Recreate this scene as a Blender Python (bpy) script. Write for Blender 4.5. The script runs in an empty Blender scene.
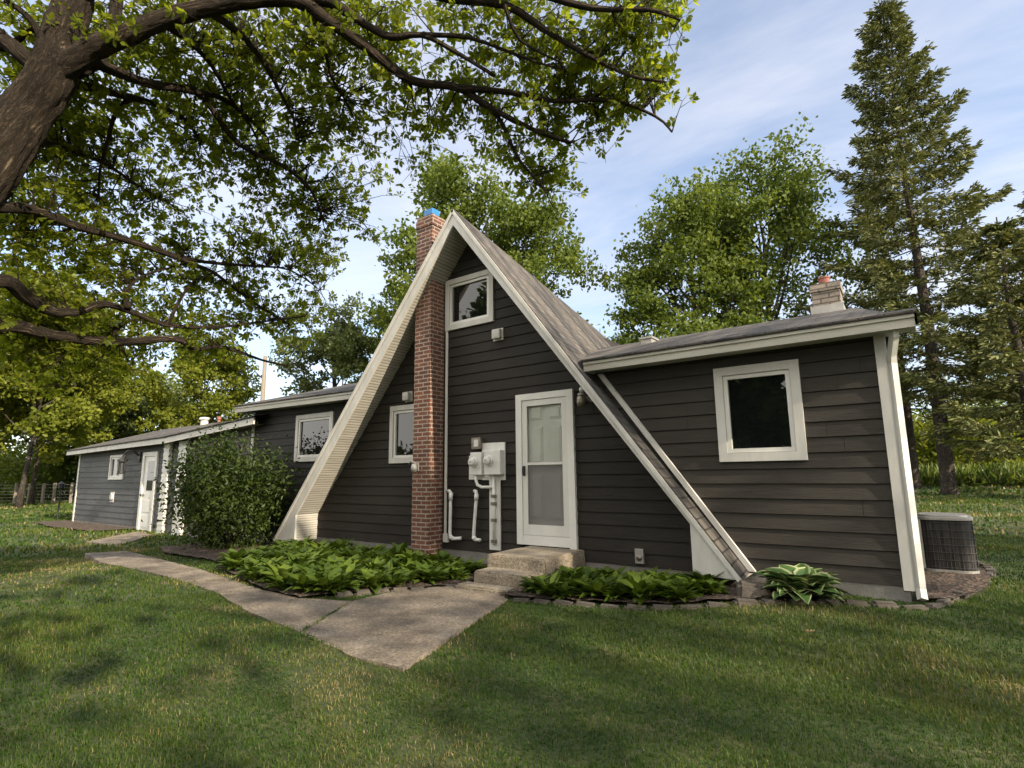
import bpy, bmesh, math, random
import numpy as np
from mathutils import Vector, Matrix
random.seed(7); RNG = np.random.default_rng(7)
C = bpy.context.scene.collection
# ------------------------------------------------------------------ camera
F = 549.7; HC = 1.30; D = 6.57; FY = 6.08; EY = 6.29     # wall plane, A-frame board plane, eave plane
PI_, RO_, YA_ = math.radians(9.451), math.radians(-0.62), math.radians(-35.969)
fw = Vector((math.sin(YA_)*math.cos(PI_), math.cos(YA_)*math.cos(PI_), math.sin(PI_)))
r0 = Vector((math.cos(YA_), -math.sin(YA_), 0)); u0 = r0.cross(fw)
RT = r0*math.cos(RO_)+u0*math.sin(RO_); UP = u0*math.cos(RO_)-r0*math.sin(RO_)
CAM = Vector((0, 0, HC))
def ray(x, y): return (RT*((x-512)/F) - UP*((y-384)/F) + fw).normalized()
def onY(x, y, Y=D): d = ray(x, y); return CAM + d*(Y/d.y)
def onZ(x, y, Z=0.0): d = ray(x, y); return CAM + d*((Z-HC)/d.z)
def at(x, y, s): return CAM + ray(x, y)*s                  # slant distance
def hat(x, y, h): d = ray(x, y); return CAM + d*(h/math.hypot(d.x, d.y))
def proj(p):
    q = Vector(p)-CAM; w = q.dot(fw)
    return (512+F*q.dot(RT)/w, 384-F*q.dot(UP)/w, w)
cd = bpy.data.cameras.new('camera'); cam = bpy.data.objects.new('camera', cd); C.objects.link(cam)
cd.sensor_width = 36; cd.lens = F/1024*36; cd.clip_start = 0.05; cd.clip_end = 2000
M = Matrix((RT, UP, -fw)).transposed().to_4x4(); M.translation = CAM; cam.matrix_world = M
bpy.context.scene.camera = cam
# ------------------------------------------------------------------ materials
def newmat(name):
    m = bpy.data.materials.new(name); m.use_nodes = True; nt = m.node_tree
    b = nt.nodes['Principled BSDF']; return m, nt, b
def N(nt, t, **kw):
    n = nt.nodes.new(t)
    for k, v in kw.items(): setattr(n, k, v)
    return n
def noise(nt, scale, detail=6, rough=.6, vec=None, dist=0):
    n = N(nt, 'ShaderNodeTexNoise'); n.inputs['Scale'].default_value = scale; n.inputs['Detail'].default_value = detail
    n.inputs['Roughness'].default_value = rough; n.inputs['Distortion'].default_value = dist
    if vec is not None: nt.links.new(vec, n.inputs['Vector'])
    return n
def coord(nt, scale=(1, 1, 1), which='Object'):
    tc = N(nt, 'ShaderNodeTexCoord'); mp = N(nt, 'ShaderNodeMapping'); mp.inputs['Scale'].default_value = scale
    nt.links.new(tc.outputs[which], mp.inputs['Vector']); return mp.outputs[0]
def ramp(nt, fac, stops):
    r = N(nt, 'ShaderNodeValToRGB'); e = r.color_ramp.elements
    while len(e) < len(stops): e.new(.5)
    for el, (p, c) in zip(e, stops): el.position = p; el.color = (*c, 1) if len(c) == 3 else c
    nt.links.new(fac, r.inputs[0]); return r.outputs[0]
def mixc(nt, fac, a, b, mode='MIX'):
    m = N(nt, 'ShaderNodeMix', data_type='RGBA', blend_type=mode)
    for sock, v in ((m.inputs[0], fac), (m.inputs[6], a), (m.inputs[7], b)):
        if isinstance(v, (int, float)): sock.default_value = v
        elif isinstance(v, tuple): sock.default_value = (*v, 1) if len(v) == 3 else v
        else: nt.links.new(v, sock)
    return m.outputs[2]
def bump(nt, b, h, strength=.4, dist=.01):
    n = N(nt, 'ShaderNodeBump'); n.inputs['Strength'].default_value = strength; n.inputs['Distance'].default_value = dist
    nt.links.new(h, n.inputs['Height']); nt.links.new(n.outputs[0], b.inputs['Normal'])
def simple(name, c1, c2, scale=4, rough=.7, bs=.2, bd=.004, stretch=(1, 1, 1), metal=0, detail=6):
    m, nt, b = newmat(name); v = coord(nt, stretch); n = noise(nt, scale, detail, .65, v)
    col = ramp(nt, n.outputs[0], [(.3, c1), (.7, c2)]); nt.links.new(col, b.inputs['Base Color'])
    b.inputs['Roughness'].default_value = rough; b.inputs['Metallic'].default_value = metal
    n2 = noise(nt, scale*8, 4, .7, v); bump(nt, b, n2.outputs[0], bs, bd); return m
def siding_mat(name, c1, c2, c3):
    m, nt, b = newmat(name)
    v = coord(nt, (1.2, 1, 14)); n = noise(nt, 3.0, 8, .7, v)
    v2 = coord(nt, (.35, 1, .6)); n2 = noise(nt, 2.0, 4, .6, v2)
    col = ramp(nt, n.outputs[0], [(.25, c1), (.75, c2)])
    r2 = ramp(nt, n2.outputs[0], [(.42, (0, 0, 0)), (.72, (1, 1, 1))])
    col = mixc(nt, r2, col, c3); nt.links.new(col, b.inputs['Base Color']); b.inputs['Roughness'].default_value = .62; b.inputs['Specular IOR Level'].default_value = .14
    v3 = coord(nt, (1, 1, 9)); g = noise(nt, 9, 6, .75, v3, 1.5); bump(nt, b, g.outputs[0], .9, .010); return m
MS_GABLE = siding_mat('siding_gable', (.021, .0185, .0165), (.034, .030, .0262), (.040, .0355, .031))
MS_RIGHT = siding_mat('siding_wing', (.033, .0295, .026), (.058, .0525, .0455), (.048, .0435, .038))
MS_LEFT = siding_mat('siding_left', (.022, .0215, .021), (.036, .035, .034), (.043, .042, .040))
MS_GAR = siding_mat('siding_garage', (.062, .063, .067), (.092, .094, .098), (.11, .112, .115))
M_WHITE = simple('white_paint', (.55, .54, .50), (.68, .67, .63), 3, .5, .25, .003, (1, 1, .3))
M_TRIM = simple('aged_white_trim', (.44, .425, .39), (.58, .565, .53), 5, .6, .45, .004, (1, 1, .25))
M_FASC = simple('weathered_fascia', (.36, .34, .29), (.50, .48, .42), 4, .6, .3, .004, (.3, 1, 1))
M_DOORW = simple('door_white', (.62, .61, .57), (.72, .71, .68), 2, .4, .1, .002)
M_CONC = simple('concrete_foundation', (.13, .125, .115), (.22, .21, .19), 6, .9, .6, .01)
M_GREYBOX = simple('grey_metal_box', (.30, .29, .27), (.42, .40, .37), 8, .45, .1, .002, metal=.3)
M_BRASS = simple('tarnished_metal', (.16, .14, .11), (.30, .27, .22), 20, .4, .1, .002, metal=.7)
M_WIRE = simple('dark_wire', (.022, .021, .02), (.045, .043, .04), 10, .5, .1, .002)
M_BLACK = simple('black_metal', (.012, .012, .013), (.03, .03, .03), 10, .5, .1, .002)
M_PVC = simple('white_pipe', (.58, .57, .54), (.70, .69, .66), 6, .35, .05, .002)
M_BLUE = simple('blue_plastic_wrap', (.015, .14, .40), (.02, .20, .50), 9, .45, .5, .01)
M_CLAY = simple('terracotta', (.19, .065, .045), (.28, .11, .08), 10, .8, .2, .004)
M_STONEB = simple('edging_stone', (.06, .052, .042), (.13, .11, .09), 7, .9, .8, .01)
M_POLE = simple('weathered_pole', (.15, .125, .10), (.25, .215, .17), 6, .85, .5, .01, (6, 6, .5))
M_SHED = simple('pale_shed', (.42, .42, .42), (.55, .55, .54), 3, .7)
def soffit_mat():
    m, nt, b = newmat('soffit_boards'); v = coord(nt)
    w = N(nt, 'ShaderNodeTexWave', wave_type='BANDS', bands_direction='Z'); w.inputs['Scale'].default_value = 7.5; w.inputs['Distortion'].default_value = .15
    nt.links.new(v, w.inputs['Vector'])
    gap = ramp(nt, w.outputs[1], [(.0, (.12, .11, .10)), (.10, (.95, .95, .95))])
    v2 = coord(nt, (1, .5, 8)); n = noise(nt, 3, 6, .7, v2); c = ramp(nt, n.outputs[0], [(.3, (.33, .31, .27)), (.7, (.49, .47, .41))])
    nt.links.new(mixc(nt, 1.0, c, gap, 'MULTIPLY'), b.inputs['Base Color']); b.inputs['Roughness'].default_value = .65
    bump(nt, b, w.outputs[1], .3, .006); return m
M_SOFF = soffit_mat()
def brick_mat(name, c1, c2, mortar, scale=1.0):
    m, nt, b = newmat(name); tc = N(nt, 'ShaderNodeTexCoord'); uv = tc.outputs['UV']
    br = N(nt, 'ShaderNodeTexBrick'); nt.links.new(uv, br.inputs['Vector'])
    br.inputs['Scale'].default_value = scale; br.inputs['Brick Width'].default_value = .205; br.inputs['Row Height'].default_value = .0665
    br.inputs['Mortar Size'].default_value = .0105; br.inputs['Mortar Smooth'].default_value = .2; br.inputs['Bias'].default_value = -.1
    br.inputs['Color1'].default_value = (*c1, 1); br.inputs['Color2'].default_value = (*c2, 1); br.inputs['Mortar'].default_value = (*mortar, 1)
    n = noise(nt, 25, 5, .7, uv); n2 = noise(nt, 3, 4, .6, uv)
    c = mixc(nt, .55, br.outputs[0], ramp(nt, n.outputs[0], [(.3, (.35, .35, .35)), (.7, (1.1, 1.1, 1.1))]), 'MULTIPLY')
    c = mixc(nt, .35, c, ramp(nt, n2.outputs[0], [(.35, (.45, .42, .42)), (.65, (1.15, 1.1, 1.05))]), 'MULTIPLY')
    nt.links.new(c, b.inputs['Base Color']); b.inputs['Roughness'].default_value = .85
    mm = N(nt, 'ShaderNodeMath', operation='MULTIPLY_ADD'); nt.links.new(br.outputs[1], mm.inputs[0]); mm.inputs[1].default_value = -1.0
    nt.links.new(n.outputs[0], mm.inputs[2]); bump(nt, b, mm.outputs[0], .8, .008); return m
M_BRICK = brick_mat('red_brick', (.20, .072, .042), (.095, .040, .030), (.36, .30, .24))
M_TANB = brick_mat('tan_brick', (.40, .34, .28), (.32, .27, .22), (.15, .13, .11), .85)
M_WBRICK = brick_mat('white_painted_brick', (.58, .56, .52), (.50, .48, .44), (.22, .21, .19))
M_GBRICK = brick_mat('grey_stone_veneer', (.20, .175, .15), (.13, .115, .10), (.09, .085, .08), .45)
def shingle_mat():
    m, nt, b = newmat('asphalt_shingles'); tc = N(nt, 'ShaderNodeTexCoord'); uv = tc.outputs['UV']
    br = N(nt, 'ShaderNodeTexBrick'); nt.links.new(uv, br.inputs['Vector']); br.inputs['Scale'].default_value = 1
    br.inputs['Brick Width'].default_value = .30; br.inputs['Row Height'].default_value = .14; br.inputs['Mortar Size'].default_value = .013; br.inputs['Mortar Smooth'].default_value = .5
    br.inputs['Color1'].default_value = (.125, .116, .106, 1); br.inputs['Color2'].default_value = (.080, .074, .068, 1); br.inputs['Mortar'].default_value = (.02, .018, .016, 1)
    mp = N(nt, 'ShaderNodeMapping'); mp.inputs['Scale'].default_value = (1.6, .22, 1); nt.links.new(uv, mp.inputs[0])
    n = noise(nt, 1.6, 6, .65, mp.outputs[0], .6); st = ramp(nt, n.outputs[0], [(.45, (.26, .26, .27)), (.58, (1.2, 1.12, 1.02))])
    c = mixc(nt, .8, br.outputs[0], st, 'MULTIPLY')
    n2 = noise(nt, 60, 3, .8, uv); c = mixc(nt, .4, c, ramp(nt, n2.outputs[0], [(.3, (.5, .5, .5)), (.7, (1.3, 1.3, 1.3))]), 'MULTIPLY')
    nt.links.new(c, b.inputs['Base Color']); b.inputs['Roughness'].default_value = .9
    bump(nt, b, br.outputs[1], -.8, .012); return m
M_SHIN = shingle_mat()
def glass_mat():
    m, nt, b = newmat('dark_window_glass'); b.inputs['Base Color'].default_value = (.006, .007, .007, 1); b.inputs['Roughness'].default_value = .015
    b.inputs['IOR'].default_value = 1.62
    return m
M_GLASS = glass_mat()
def clear_mat(name, tint, gl):
    m, nt, b = newmat(name); nt.nodes.remove(b); out = nt.nodes['Material Output']
    t = N(nt, 'ShaderNodeBsdfTransparent'); t.inputs[0].default_value = (*tint, 1); g = N(nt, 'ShaderNodeBsdfGlossy'); g.inputs['Roughness'].default_value = .02
    fr = N(nt, 'ShaderNodeFresnel'); fr.inputs[0].default_value = gl; mx = N(nt, 'ShaderNodeMixShader')
    nt.links.new(fr.outputs[0], mx.inputs[0]); nt.links.new(t.outputs[0], mx.inputs[1]); nt.links.new(g.outputs[0], mx.inputs[2]); nt.links.new(mx.outputs[0], out.inputs[0]); return m
M_CLEAR = clear_mat('clear_glass', (.95, .96, .95), 1.16)
def screen_mat():
    m, nt, b = newmat('insect_screen'); out = nt.nodes['Material Output']; b.inputs['Base Color'].default_value = (.14, .14, .135, 1); b.inputs['Roughness'].default_value = .7
    t = N(nt, 'ShaderNodeBsdfTransparent'); mx = N(nt, 'ShaderNodeMixShader'); mx.inputs[0].default_value = .38
    nt.links.new(t.outputs[0], mx.inputs[1]); nt.links.new(b.outputs[0], mx.inputs[2]); nt.links.new(mx.outputs[0], out.inputs[0]); return m
M_SCREEN = screen_mat()
def leaf_mat(name, cols, trans=.35, rough=.5):
    m, nt, b = newmat(name); out = nt.nodes['Material Output']
    a = N(nt, 'ShaderNodeAttribute', attribute_name='tint'); c = ramp(nt, a.outputs['Fac'], [(i/(len(cols)-1), q) for i, q in enumerate(cols)])
    nt.links.new(c, b.inputs['Base Color']); b.inputs['Roughness'].default_value = rough; b.inputs['Specular IOR Level'].default_value = .22
    t = N(nt, 'ShaderNodeBsdfTranslucent'); tc = mixc(nt, 1.0, c, (1.35, 1.3, .55), 'MULTIPLY'); nt.links.new(tc, t.inputs[0])
    mx = N(nt, 'ShaderNodeMixShader'); mx.inputs[0].default_value = trans
    nt.links.new(b.outputs[0], mx.inputs[1]); nt.links.new(t.outputs[0], mx.inputs[2]); nt.links.new(mx.outputs[0], out.inputs[0]); return m
ML_FORE = leaf_mat('foreground_leaves', [(.095, .135, .014), (.155, .195, .020), (.25, .27, .028)], .72)
ML_TREE = leaf_mat('tree_leaves', [(.060, .095, .020), (.105, .145, .026), (.165, .195, .036)], .42)
ML_YELL = leaf_mat('yellow_green_leaves', [(.10, .130, .016), (.155, .18, .022), (.22, .235, .030)], .45)
ML_PALE = leaf_mat('pale_leaves', [(.085, .115, .040), (.13, .16, .055), (.18, .20, .075)], .3)
ML_SPRU = leaf_mat('spruce_needles', [(.060, .080, .028), (.120, .135, .046), (.22, .215, .078)], .12, .6)
ML_BUSH = leaf_mat('bush_leaves', [(.017, .031, .006), (.030, .050, .009), (.058, .082, .014)], .28, .45)
ML_HOST = leaf_mat('hosta_leaves', [(.040, .070, .010), (.068, .110, .015), (.125, .170, .025)], .28, .38)
ML_GRAS = leaf_mat('grass_blades', [(.020, .054, .006), (.042, .086, .009), (.088, .118, .017), (.20, .165, .068), (.34, .265, .135)], .3, .5)
ML_MEAD = leaf_mat('meadow_grass', [(.08, .13, .03), (.13, .18, .045), (.20, .22, .07)], .35)
def vhosta_mat():
    m, nt, b = newmat('variegated_leaves'); a = N(nt, 'ShaderNodeAttribute', attribute_name='tint')
    c = ramp(nt, a.outputs['Fac'], [(.0, (.055, .11, .028)), (.62, (.075, .14, .035)), (.82, (.40, .43, .20))]); nt.links.new(c, b.inputs['Base Color']); b.inputs['Roughness'].default_value = .45; return m
M_VHOST = vhosta_mat()
def bark_mat(name, c1, c2, su=16, sv=3.2, bs=.9):
    m, nt, b = newmat(name); v = coord(nt, (su, sv, 1), 'UV'); n = noise(nt, 1.0, 8, .72, v, 1.0); w = coord(nt, (su*.5, sv*.5, 1), 'UV'); n2 = noise(nt, .6, 4, .6, w, .4)
    rg = N(nt, 'ShaderNodeMath', operation='ABSOLUTE'); sb = N(nt, 'ShaderNodeMath', operation='SUBTRACT'); nt.links.new(n.outputs[0], sb.inputs[0]); sb.inputs[1].default_value = .5; nt.links.new(sb.outputs[0], rg.inputs[0])
    cr = ramp(nt, rg.outputs[0], [(0, (.10, .10, .10)), (.13, (1, 1, 1))]); c = mixc(nt, .85, ramp(nt, n2.outputs[0], [(.3, c1), (.7, c2)]), cr, 'MULTIPLY')
    nt.links.new(c, b.inputs['Base Color']); b.inputs['Roughness'].default_value = .92; b.inputs['Specular IOR Level'].default_value = .2; bump(nt, b, cr, bs, .045); return m
MB_FORE = bark_mat('foreground_bark', (.075, .054, .036), (.185, .14, .098), 22, 4.5, 1.0)
MB_TREE = bark_mat('tree_bark', (.10, .085, .065), (.20, .17, .13), 14, 3)
MB_SPRU = bark_mat('spruce_bark', (.12, .10, .085), (.22, .185, .155), 12, 7)
def ground_mat():
    m, nt, b = newmat('lawn_soil'); v = coord(nt)
    n = noise(nt, .45, 6, .65, v); n2 = noise(nt, 14, 6, .75, v); n3 = noise(nt, 2.2, 5, .7, v)
    c = ramp(nt, n2.outputs[0], [(.25, (.020, .030, .008)), (.55, (.042, .056, .013)), (.8, (.10, .09, .036))])
    d = ramp(nt, n3.outputs[0], [(.52, (0, 0, 0)), (.72, (1, 1, 1))]); c = mixc(nt, d, c, (.12, .105, .05))
    f = ramp(nt, n.outputs[0], [(.35, (.75, .8, .7)), (.65, (1.2, 1.2, 1.1))]); c = mixc(nt, 1.0, c, f, 'MULTIPLY')
    nt.links.new(c, b.inputs['Base Color']); b.inputs['Roughness'].default_value = .95; bump(nt, b, n2.outputs[0], .8, .03); return m
M_LAWN = ground_mat()
def mulch_mat():
    m, nt, b = newmat('bark_mulch'); v = coord(nt); vo = N(nt, 'ShaderNodeTexVoronoi'); vo.inputs['Scale'].default_value = 28; nt.links.new(coord(nt, (1, 1.8, 1)), vo.inputs['Vector'])
    c = mixc(nt, .5, ramp(nt, vo.outputs['Color'], [(.2, (.035, .024, .018)), (.6, (.085, .058, .042)), (.9, (.17, .125, .09))]), ramp(nt, noise(nt, 4, 5, .7, v).outputs[0], [(.3, (.4, .4, .4)), (.7, (1.2, 1.1, 1))]), 'MULTIPLY')
    nt.links.new(c, b.inputs['Base Color']); b.inputs['Roughness'].default_value = 1; bump(nt, b, vo.outputs['Distance'], 1, .03); return m
M_MULCH = mulch_mat()
def path_mat(name, c1, c2):
    m, nt, b = newmat(name); v = coord(nt); n = noise(nt, 1.6, 7, .65, v); g = noise(nt, 42, 5, .85, v); s = noise(nt, 5, 6, .7, v)
    c = ramp(nt, n.outputs[0], [(.38, c1), (.62, c2)])
    c = mixc(nt, .7, c, ramp(nt, g.outputs[0], [(.39, (.30, .28, .26)), (.5, (1, 1, 1)), (.61, (1.9, 1.8, 1.7))]), 'MULTIPLY')
    c = mixc(nt, .5, c, ramp(nt, s.outputs[0], [(.35, (.55, .53, .5)), (.6, (1.1, 1.1, 1.1))]), 'MULTIPLY')
    nt.links.new(c, b.inputs['Base Color']); b.inputs['Roughness'].default_value = .9; bump(nt, b, g.outputs[0], .6, .008); return m
M_PATH = path_mat('exposed_aggregate_concrete', (.085, .070, .053), (.215, .18, .137))
M_STEP = path_mat('stone_steps', (.19, .16, .12), (.31, .265, .20))
def coil_mat():
    m, nt, b = newmat('condenser_coil'); v = coord(nt); w = N(nt, 'ShaderNodeTexNoise'); w.inputs['Scale'].default_value = 40; nt.links.new(coord(nt, (1, 1, .05)), w.inputs['Vector'])
    nt.links.new(ramp(nt, w.outputs[0], [(.4, (.010, .009, .009)), (.6, (.045, .040, .036))]), b.inputs['Base Color']); b.inputs['Roughness'].default_value = .7; return m
M_COIL = coil_mat()
# ------------------------------------------------------------------ mesh helpers
class MB:
    def __init__(s): s.v = []; s.f = []; s.uv = []
    def face(s, pts, uv=None):
        i = len(s.v); s.v += [tuple(p) for p in pts]; s.f.append(tuple(range(i, i+len(pts)))); s.uv.append(uv)
    def box(s, a, b):
        x0, y0, z0 = [min(a[i], b[i]) for i in range(3)]; x1, y1, z1 = [max(a[i], b[i]) for i in range(3)]
        s.prism([(x0, y0), (x1, y0), (x1, y1), (x0, y1)], z0, z1)
    def prism(s, poly, z0, z1):                            # xy polygon (ccw) extruded in z
        n = len(poly)
        s.face([(x, y, z1) for x, y in poly], [(x, y) for x, y in poly]); s.face([(x, y, z0) for x, y in reversed(poly)])
        u = 0
        for i in range(n):
            a, b = poly[i], poly[(i+1) % n]; L = math.hypot(b[0]-a[0], b[1]-a[1])
            s.face([(*a, z0), (*b, z0), (*b, z1), (*a, z1)], [(u, z0), (u+L, z0), (u+L, z1), (u, z1)]); u += L
    def slabY(s, poly, y0, y1):                            # xz polygon extruded in y (front y0)
        n = len(poly); A = [(x, y0, z) for x, z in poly]; B = [(x, y1, z) for x, z in poly]
        s.face(A, poly); s.face(B[::-1])
        for i in range(n): j = (i+1) % n; s.face([A[j], A[i], B[i], B[j]], [(poly[j][0], 0), (poly[i][0], 0), (poly[i][0], 1), (poly[j][0], 1)])
    def tube(s, pts, rad, n=8, cap=True, bark=0):
        pts = [Vector(p) for p in pts]
        if not hasattr(rad, '__len__'): rad = [rad]*len(pts)
        acc = [0]
        for p, q in zip(pts, pts[1:]): acc.append(acc[-1]+(q-p).length)
        rings = []; t0 = (pts[1]-pts[0]).normalized(); ax = Vector((0, 0, 1)) if abs(t0.z) < .9 else Vector((1, 0, 0)); nn = t0.cross(ax).normalized()
        for i, p in enumerate(pts):
            t = (pts[min(i+1, len(pts)-1)]-pts[max(i-1, 0)]).normalized(); nn = (nn - t*nn.dot(t)).normalized(); bb = t.cross(nn); base = len(s.v)
            for k in range(n): a = 2*math.pi*k/n; rr_ = rad[i]*(1+bark*(abs(math.sin(a*5.5+1.3*math.sin(acc[i]*5+a*2)+.8*math.sin(acc[i]*13)))-.6)+bark*.5*math.sin(a*13+acc[i]*21)*math.sin(acc[i]*9+a*3)) if bark else rad[i]; s.v.append(tuple(p+(nn*math.cos(a)+bb*math.sin(a))*rr_))
            rings.append(base)
        for a, b in zip(rings, rings[1:]):
            ra = rad[rings.index(a)]*6.283; va, vb = acc[rings.index(a)], acc[rings.index(b)]
            for k in range(n): s.f.append((a+k, a+(k+1) % n, b+(k+1) % n, b+k)); s.uv.append([(ra*k/n, va), (ra*(k+1)/n, va), (ra*(k+1)/n, vb), (ra*k/n, vb)])
        if cap:
            s.f.append(tuple(rings[0]+k for k in reversed(range(n)))); s.uv.append(None); s.f.append(tuple(rings[-1]+k for k in range(n))); s.uv.append(None)
    def lathe(s, prof, c, n=20, axis='Z'):                 # prof [(r, h)]
        base = len(s.v)
        for r, h in prof:
            for k in range(n):
                a = 2*math.pi*k/n; x, y = r*math.cos(a), r*math.sin(a)
                s.v.append((c[0]+x, c[1]+y, c[2]+h) if axis == 'Z' else (c[0]+x, c[1]-h, c[2]+y))
        for i in range(len(prof)-1):
            for k in range(n): s.f.append((base+i*n+k, base+i*n+(k+1) % n, base+(i+1)*n+(k+1) % n, base+(i+1)*n+k)); s.uv.append(None)
        s.f.append(tuple(base+k for k in reversed(range(n)))); s.uv.append(None); s.f.append(tuple(base+(len(prof)-1)*n+k for k in range(n))); s.uv.append(None)
    def build(s, name, mat, parent=None, smooth=False, bevel=0):
        me = bpy.data.meshes.new(name); me.from_pydata(s.v, [], s.f); me.materials.append(mat)
        if any(u is not None for u in s.uv):
            ul = me.uv_layers.new(name='UVMap'); k = 0
            for fi, f in enumerate(s.f):
                u = s.uv[fi]
                for j in range(len(f)):
                    if u is not None: ul.data[k].uv = u[j]
                    k += 1
        bm = bmesh.new(); bm.from_mesh(me)
        if bevel:
            bmesh.ops.remove_doubles(bm, verts=bm.verts, dist=1e-5)
            bmesh.ops.bevel(bm, geom=[e for e in bm.edges if len(e.link_faces) == 2 and e.calc_face_angle(0) > .6], offset=bevel, segments=2, affect='EDGES', profile=.6)
        bmesh.ops.recalc_face_normals(bm, faces=bm.faces) if bevel else None
        bm.to_mesh(me); bm.free()
        if smooth: me.polygons.foreach_set('use_smooth', [True]*len(me.polygons))
        o = bpy.data.objects.new(name, me); C.objects.link(o)
        if parent: o.parent = parent; o.matrix_parent_inverse = Matrix.Translation(parent_loc(parent)).inverted()
        return o
def parent_loc(p):
    v = Vector(p.location)
    while p.parent: break
    return WLOC.get(p.name, Vector((0, 0, 0)))
WLOC = {}
def thing(name, label, cat, loc=(0, 0, 0), group=None):
    o = bpy.data.objects.new(name, None); C.objects.link(o); o.location = loc; o.empty_display_size = .2; WLOC[o.name] = Vector(loc)
    o['label'] = label; o['category'] = cat
    if group: o['group'] = group
    return o
def tag(o, label, cat, group=None):
    o['label'] = label; o['category'] = cat
    if group: o['group'] = group
    return o
def nmesh(name, V, F, mat, parent=None, tint=None, smooth=False):   # numpy quads; tint per vertex
    me = bpy.data.meshes.new(name); nv, nf, k = len(V), len(F), F.shape[1]
    me.vertices.add(nv); me.vertices.foreach_set('co', np.ascontiguousarray(V, dtype=np.float32).ravel())
    me.loops.add(nf*k); me.loops.foreach_set('vertex_index', np.ascontiguousarray(F, dtype=np.int32).ravel())
    me.polygons.add(nf); me.polygons.foreach_set('loop_start', np.arange(0, nf*k, k, dtype=np.int32)); me.polygons.foreach_set('loop_total', np.full(nf, k, dtype=np.int32))
    if tint is not None: a = me.attributes.new('tint', 'FLOAT', 'POINT'); a.data.foreach_set('value', np.ascontiguousarray(tint, dtype=np.float32))
    me.update(calc_edges=True); me.validate(); me.materials.append(mat)
    if smooth: me.polygons.foreach_set('use_smooth', np.ones(nf, dtype=bool))
    o = bpy.data.objects.new(name, me); C.objects.link(o)
    if parent: o.parent = parent; o.matrix_parent_inverse = Matrix.Translation(parent_loc(parent)).inverted()
    return o
def unit(a): return a/np.maximum(np.linalg.norm(a, axis=-1, keepdims=True), 1e-9)
def leafgeo(P, Dv, Nv, L, W, fold=.12):
    n = len(P); Dv = unit(Dv); S = unit(np.cross(Dv, Nv)); Nn = np.cross(S, Dv); L = np.broadcast_to(L, n)[:, None]; W = np.broadcast_to(W, n)[:, None]
    V = np.stack([P, P+Dv*L*.35+S*W*.34+Nn*L*fold*.6, P+Dv*L*.70+S*W*.5+Nn*L*fold, P+Dv*L, P+Dv*L*.70-S*W*.5+Nn*L*fold, P+Dv*L*.35-S*W*.34+Nn*L*fold*.6], 1).reshape(-1, 3)
    b = (np.arange(n)*6)[:, None]; Fq = np.concatenate([b+np.array([[0, 3, 2, 1]]), b+np.array([[0, 5, 4, 3]])], 0); return V, Fq
def rdir(n, zb=0.0, zs=1.0): v = RNG.normal(size=(n, 3)); v[:, 2] = v[:, 2]*zs+zb; return unit(v)
def smooth(a, b, x): t = np.clip((x-a)/(b-a), 0, 1); return t*t*(3-2*t)
# ------------------------------------------------------------------ terrain
def hgt(x, y):
    x = np.asarray(x, float); y = np.asarray(y, float)
    h = .10*smooth(-3.2, -1.2, x)*smooth(4.3, 6.2, y) - .09*smooth(-9, -14, x)
    h = h + .0225*np.clip(y-15, 0, 40) + .012*np.sin(x*1.1+.5)*np.sin(y*.9) + .01*np.sin(x*2.3+y*1.7)
    return h
gx = np.unique(np.concatenate([np.linspace(-900, -60, 18), np.linspace(-60, -14, 60), np.linspace(-14, 4, 110), np.linspace(4, 30, 40), np.linspace(30, 900, 18)]))
gy = np.unique(np.concatenate([np.linspace(-900, -30, 16), np.linspace(-30, 0, 30), np.linspace(0, 12, 80), np.linspace(12, 60, 50), np.linspace(60, 1200, 20)]))
GX, GY = np.meshgrid(gx, gy); V = np.stack([GX, GY, hgt(GX, GY)], -1).reshape(-1, 3); nx, ny = len(gx), len(gy)
ii, jj = np.meshgrid(np.arange(nx-1), np.arange(ny-1)); b = (jj*nx+ii).ravel(); Fq = np.stack([b, b+1, b+1+nx, b+nx], 1)
lawn = nmesh('lawn', V, Fq, M_LAWN, smooth=True); lawn['kind'] = 'structure'
# path (slabs with open joints)
def pp(x, y): p = onZ(x, y, .018); return (p.x, p.y)
rows = [((85, 553), (127, 551)), ((100, 562), (160, 559)), ((150, 572), (200, 569)), ((186, 582), (232, 580)), ((218, 593), (262, 590)), ((246, 610), (300, 598)), ((300, 632), (352, 601))]
near = [(352, 656), (403, 668), (508, 599), (474, 584), (395, 591)]
pm = MB()
def lerp2(a, b, t): return (a[0]+(b[0]-a[0])*t, a[1]+(b[1]-a[1])*t)
R = [(pp(*a), pp(*c)) for a, c in rows]
def ccw(p):
    a = sum(p[i][0]*p[(i+1) % len(p)][1]-p[(i+1) % len(p)][0]*p[i][1] for i in range(len(p))); return p if a > 0 else p[::-1]
path_polys = []
for i in range(len(R)-1):
    (a0, b0), (a1, b1) = R[i], R[i+1]; g = .008
    q = [lerp2(a0, a1, g), lerp2(a0, a1, 1-g), lerp2(b0, b1, 1-g), lerp2(b0, b1, g)]; path_polys.append(ccw(q))
path_polys.append(ccw([lerp2(R[-1][0], pp(*near[0]), .02)]+[pp(*q) for q in near]+[lerp2(R[-1][1], pp(*near[-1]), .02)]))
def rough(q):
    o = []
    for a, b_ in zip(q, q[1:]+q[:1]):
        n = max(1, int(math.dist(a, b_)/.09))
        for k in range(n): p = lerp2(a, b_, k/n); o.append((p[0]+random.uniform(-1, 1)*.012, p[1]+random.uniform(-1, 1)*.012) if k else p)
    return o
for q in [rough(q) for q in path_polys]: pm.prism(q, -.12, .018)
path = pm.build('path', M_PATH); path['kind'] = 'structure'
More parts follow.
